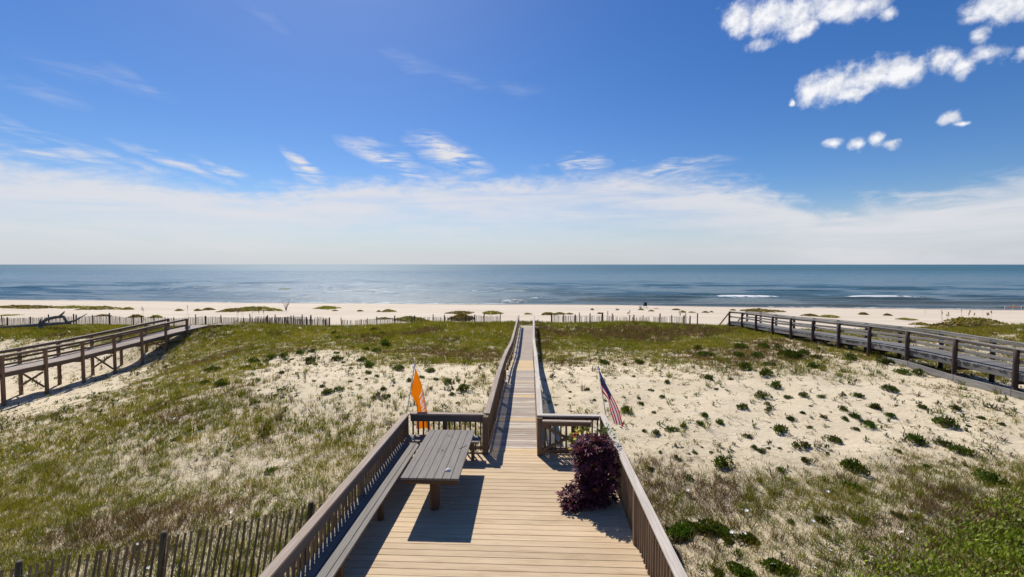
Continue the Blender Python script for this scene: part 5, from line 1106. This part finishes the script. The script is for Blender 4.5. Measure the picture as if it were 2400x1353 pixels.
for r_ in range(9):
    for c_ in range(6 if r_ % 2 == 0 else 5):
        u = .42 * (c_ + (.5 if r_ % 2 == 0 else 1.0)) / 6; v = .46 + .54 * (r_ + .7) / 9.6
        b0 = len(V); p0 = cu.at(u, v)
        du = (cu.at(min(1, u + .01), v) - p0); du /= np.linalg.norm(du) + 1e-9; dv = cu.at(u, min(1, v + .01)) - p0; dv /= np.linalg.norm(dv) + 1e-9
        V.append(p0 - np.array([0, .006, 0]))
        for k in range(10):
            a = math.pi * k / 5; q = (.014 if k % 2 == 0 else .006); V.append(p0 + du * q * math.cos(a) + dv * q * math.sin(a) - np.array([0, .006, 0]))
        for k in range(10): F.append((b0, b0 + 1 + k, b0 + 1 + (k + 1) % 10))
obj('stars', mesh_from('stars', V, F, F_WHT), us)
d = (Vector(US_POLE[1]) - Vector(US_POLE[0]))
log('pole', Vector(US_POLE[0]) + Vector((0, .03, 0)), Vector(US_POLE[1]) + d * .25 + Vector((0, .03, 0)), .013, M_STEEL, us, 10)
log('bracket', Vector(US_POLE[1]) + d * .10 + Vector((0, .02, 0)), Vector(US_POLE[1]) + d * .26 + Vector((0, .02, 0)), .022, M_STEEL, us, 10)
of = empty('orange_flag', (-2.95, 10.3, .6), 'orange flag with white letters drooping on a pole at the left deck corner', 'flag')
co = Cloth(OR_L, OR_R, .05, 1.3, 1.9)
def letter(s, t, ch):
    """is the point (s, t) of the unit letter box inked"""
    if ch == 'T': return t > .78 or .36 < s < .64
    if ch == 'E': return s < .28 or t > .80 or t < .20 or .42 < t < .60
    return s < .26 or s > .74 or abs(t - (1.02 - s)) < .20
def inked(u, v):
    t = (v - .46) / .44; q = (u - .30) / .46 * 4
    if not 0 <= t <= 1 or not 0 <= q < 4: return False
    s = (q % 1) / .80
    return s <= 1 and letter(s, t, 'TENN'[int(q)])
NU, NV = 150, 60
V = [co.at(i / NU, j / NV) for i in range(NU + 1) for j in range(NV + 1)]
FO, FL = [], []
for i in range(NU):
    for j in range(NV):
        a = i * (NV + 1) + j; (FL if inked((i + .5) / NU, (j + .5) / NV) else FO).append((a, a + 1, a + NV + 2, a + NV + 1))
cl_o = obj('cloth', mesh_from('cloth', V, FO, F_ORG, True), of)
used = sorted({k for f in FL for k in f}); ren = {k: n for n, k in enumerate(used)}
obj('lettering', mesh_from('lettering', [V[k] for k in used], [tuple(ren[k] for k in f) for f in FL], F_WHT, True), of)
p0, p1, p2 = map(Vector, OR_POLE)
log('pole', p0 + Vector((-.012, .05, 0)), p2 + (p2 - p0) * .25 + Vector((-.012, .05, 0)), .014, M_STEEL, of, 10)
obj('clip', box_mesh(.05, .05, .05, M_WHITE, .01), of, Matrix.Translation(p1 + Vector((0, .04, 0))))
log('bracket', p2 + (p2 - p0) * .12 + Vector((-.012, .05, 0)), p2 + (p2 - p0) * .27 + Vector((-.012, .05, 0)), .024, M_STEEL, of, 10)

# ---------------------------------------------------------------- on the beach
def tube_path(P, R, n=8):
    V = []; F = []; P = [Vector(p) for p in P]
    for i, p in enumerate(P):
        d = (P[min(i + 1, len(P) - 1)] - P[max(i - 1, 0)]).normalized(); a = d.cross(Vector((0, 0, 1)))
        a = a.normalized() if a.length > .01 else Vector((1, 0, 0)); b = d.cross(a)
        for j in range(n):
            t = 2 * math.pi * j / n; V.append(p + (a * math.cos(t) + b * math.sin(t)) * R[i] * random.uniform(.88, 1.12))
    for i in range(len(P) - 1):
        for j in range(n): F.append((i * n + j, i * n + (j + 1) % n, (i + 1) * n + (j + 1) % n, (i + 1) * n + j))
    F.append(tuple(range(n))[::-1]); F.append(tuple(range((len(P) - 1) * n, len(P) * n))); return V, F
dx, dy = -49.6, 43.0; dz = gz(dx, dy) + .15
dl = empty('driftwood_log', (dx, dy, dz), 'grey forked driftwood log lying in the grass at far left', 'driftwood')
for nm, P, R in (('trunk', [(-5, 0, .1), (-2.5, .1, .25), (-.6, 0, .35), (1.2, .1, .5), (2.6, 0, .55)], [.10, .14, .17, .16, .1]),
                 ('branch', [(-.8, 0, .35), (0, .1, .95), (.9, .1, 1.15), (1.8, .1, 1.2), (2.2, 0, .6)], [.15, .16, .15, .14, .1]),
                 ('branch', [(2.0, 0, .55), (3.0, .1, .8), (4.2, .2, 1.5)], [.12, .09, .03]),
                 ('branch', [(1.4, 0, 1.2), (1.9, 0, 1.6), (2.0, 0, 1.75)], [.11, .08, .04]),
                 ('branch', [(-.7, -.1, .35), (-.5, -.1, .8), (-.45, -.1, 1.0)], [.09, .07, .03]),
                 ('branch', [(-.7, -.1, .3), (-.2, -.3, .1), (.3, -.4, 0)], [.12, .14, .1])):
    V, F = tube_path([Vector(p) + Vector((dx, dy, dz)) for p in P], R); me = mesh_from(nm, V, F, M_DRIFT, True); M = local(me, (dx, dy, dz)); obj(nm, me, dl, M)
# beach chair, bag, towel
cx, cy = 23.2, 89.0; cz = gz(cx, cy)
ch = empty('beach_chair', (cx, cy, cz), 'black folding beach chair facing the water at the shoreline', 'chair')
beam('seat', (cx - .32, cy + .1, cz + .38), (cx + .32, cy + .1, cz + .38), .55, .04, M_BLACK, ch)
beam('backrest', (cx, cy - .18, cz + .38), (cx, cy - .42, cz + 1.05), .62, .04, M_BLACK, ch, up=(0, 1, 0))
for s in (-.31, .31):
    beam('armrest', (cx + s, cy - .3, cz + .62), (cx + s, cy + .35, cz + .60), .06, .03, M_BLACK, ch)
    beam('leg', (cx + s, cy - .3, cz), (cx + s, cy + .32, cz + .6), .035, .035, M_BLACK, ch); beam('leg', (cx + s, cy + .32, cz), (cx + s, cy - .28, cz + .45), .035, .035, M_BLACK, ch)
obj('canopy', box_mesh(.75, .5, .05, M_BLACK, .02), ch, Matrix.Translation((cx, cy - .2, cz + 1.12)) @ Matrix.Rotation(.25, 4, 'X'))
bag = empty('beach_bag', (cx - .95, cy, cz), 'white beach bag on the sand left of the black chair', 'bag')
obj('body', box_mesh(.55, .3, .34, M_WHITE, .08), bag, Matrix.Translation((cx - .95, cy, cz + .17)))
V, F = tube_path([(cx - 1.1, cy, cz + .33), (cx - 1.05, cy, cz + .52), (cx - .95, cy, cz + .56), (cx - .85, cy, cz + .52), (cx - .8, cy, cz + .33)], [.02] * 5, 6); obj('handle', mesh_from('handle', V, F, M_WHITE), bag)
tx, ty = 24.7, 86.6; V = []; F = []
for i in range(9):
    for j in range(6):
        X_ = tx + (i - 4) * .11; Y_ = ty + (j - 2.5) * .18
        V.append((X_, Y_, gz(X_, Y_) + .05 + .09 * math.sin(i * 1.3 + j) ** 2))
for i in range(8):
    for j in range(5): a = i * 6 + j; F.append((a, a + 1, a + 7, a + 6))
me = mesh_from('beach_towel', V, F, M_RED, True); M = local(me, (tx, ty, gz(tx, ty))); tag(obj('beach_towel', me, None, M), 'crumpled red towel on the sand right of the black beach chair', 'towel')
# roped-off patch
br = empty('rope_barrier', (98, 93.0, gz(98, 93)), 'low orange taped barrier with a small sign by the water at far right', 'barrier')
bx = [96.6, 98.2, 99.8]
for x in bx:
    g = gz(x, 93); log('stake', (x, 93, g - .2), (x, 93, g + .85), .035, M_WHITE, br, 8)
for a, b in zip(bx[:-1], bx[1:]):
    beam('tape', (a, 92.96, gz(a, 93) + .62), (b, 92.96, gz(b, 93) + .62), .02, .13, M_TAPE, br)
obj('sign', box_mesh(.42, .03, .42, M_SIGN, .01), br, Matrix.Translation((98.2, 92.9, gz(98.2, 93) + .85)) @ Matrix.Rotation(math.pi / 4, 4, 'Y'))
# sea oats: tall stalks with drooping seed heads
def oat_mesh(seed):
    r = random.Random(seed); V = []; F = []; C = []
    for k in range(3):
        h = r.uniform(1.2, 1.9); a = r.uniform(0, 6.28); ox, oy = r.uniform(-.3, .3), r.uniform(-.3, .3); b = len(V); w = .011
        V += [(ox - w, oy, 0), (ox + w, oy, 0), (ox + .12 * math.cos(a) + w * .6, oy, h), (ox + .12 * math.cos(a) - w * .6, oy, h)]; F.append((b, b + 1, b + 2, b + 3))
        b = len(V); x0 = ox + .12 * math.cos(a); V += [(x0 - .05, oy, h - .02), (x0 + .05, oy + .03, h - .05), (x0 + .10, oy, h + .28), (x0, oy - .03, h + .22)]; F.append((b, b + 1, b + 2, b + 3))
    for k in range(22):
        a = r.uniform(0, 6.28); b = len(V); h = r.uniform(.3, .7); V += [(.1 * math.cos(a) - .015, .1 * math.sin(a), 0), (.1 * math.cos(a) + .015, .1 * math.sin(a), 0), (.4 * math.cos(a), .4 * math.sin(a), h)]; F.append((b, b + 1, b + 2))
    return mesh_from('sea_oats', V, F, plain('sea_oat_straw_%d' % seed, (.34, .25, .13), .8))
OM = [oat_mesh(i) for i in range(4)]
for i, (x, y) in enumerate([(-37, 55), (-36.2, 55.4), (-35.5, 55.0), (-34.6, 55.3), (-33.5, 55.2), (-38.5, 56), (-46, 57), (-52, 57)]):
    tag(obj('sea_oats', OM[i % 4], None, Matrix.Translation((x, y, gz(x, y) - .02)) @ Matrix.Rotation(i * 1.3, 4, 'Z')), ordinal(i, 'straw coloured sea oat clump') + ' behind the left boardwalk', 'sea oats', 'sea oats at the left fence')
for i, (x, y) in enumerate([(47, 52), (48.4, 52.4), (49.5, 52), (50.6, 52.3), (51.6, 52.1), (52.8, 52.2), (46, 52.5)]):
    tag(obj('sea_oats', OM[i % 4], None, Matrix.Translation((x, y, gz(x, y) - .02)) @ Matrix.Rotation(i * 1.7, 4, 'Z')), ordinal(i, 'straw coloured sea oat clump') + ' beyond the old right boardwalk', 'sea oats', 'sea oats beyond the old boardwalk')
for i, (x, y) in enumerate([(17.5, 52), (18.6, 52.6), (20, 53), (9.5, 52.5), (12, 53.4)]):
    tag(obj('sea_oats', OM[i % 4], None, Matrix.Translation((x, y, gz(x, y) - .02)) @ Matrix.Rotation(i * 2.1, 4, 'Z')), ordinal(i, 'straw coloured sea oat clump') + ' behind the broken fence', 'sea oats', 'sea oats behind the broken fence')
# spindly shrub on the left beach
sx, sy = -43.3, 76.3; sz = gz(sx, sy)
sp_ = empty('spindly_shrub', (sx, sy, sz), 'spindly tall shrub alone on the beach at left near the water', 'shrub')
obj('crown', leaf_cloud('crown', M_LEAF, [(sx, sy, sz + 1.3, .9, .6, .5), (sx, sy, sz + .4, .6, .5, .4), (sx - .8, sy, sz + 1.6, .5, .4, .3)], 260, .08, .2, [(.12, .11, .04), (.17, .14, .06)], 9, -.3, .3), sp_)
for k in range(7):
    a = random.uniform(0, 6.28); V, F = tube_path([(sx, sy, sz - .1), (sx + .3 * math.cos(a), sy + .2 * math.sin(a), sz + .9), (sx + .9 * math.cos(a), sy + .4 * math.sin(a), sz + random.uniform(1.4, 2.3))], [.05, .035, .015], 5); obj('branch', mesh_from('branch', V, F, M_LOG), sp_)
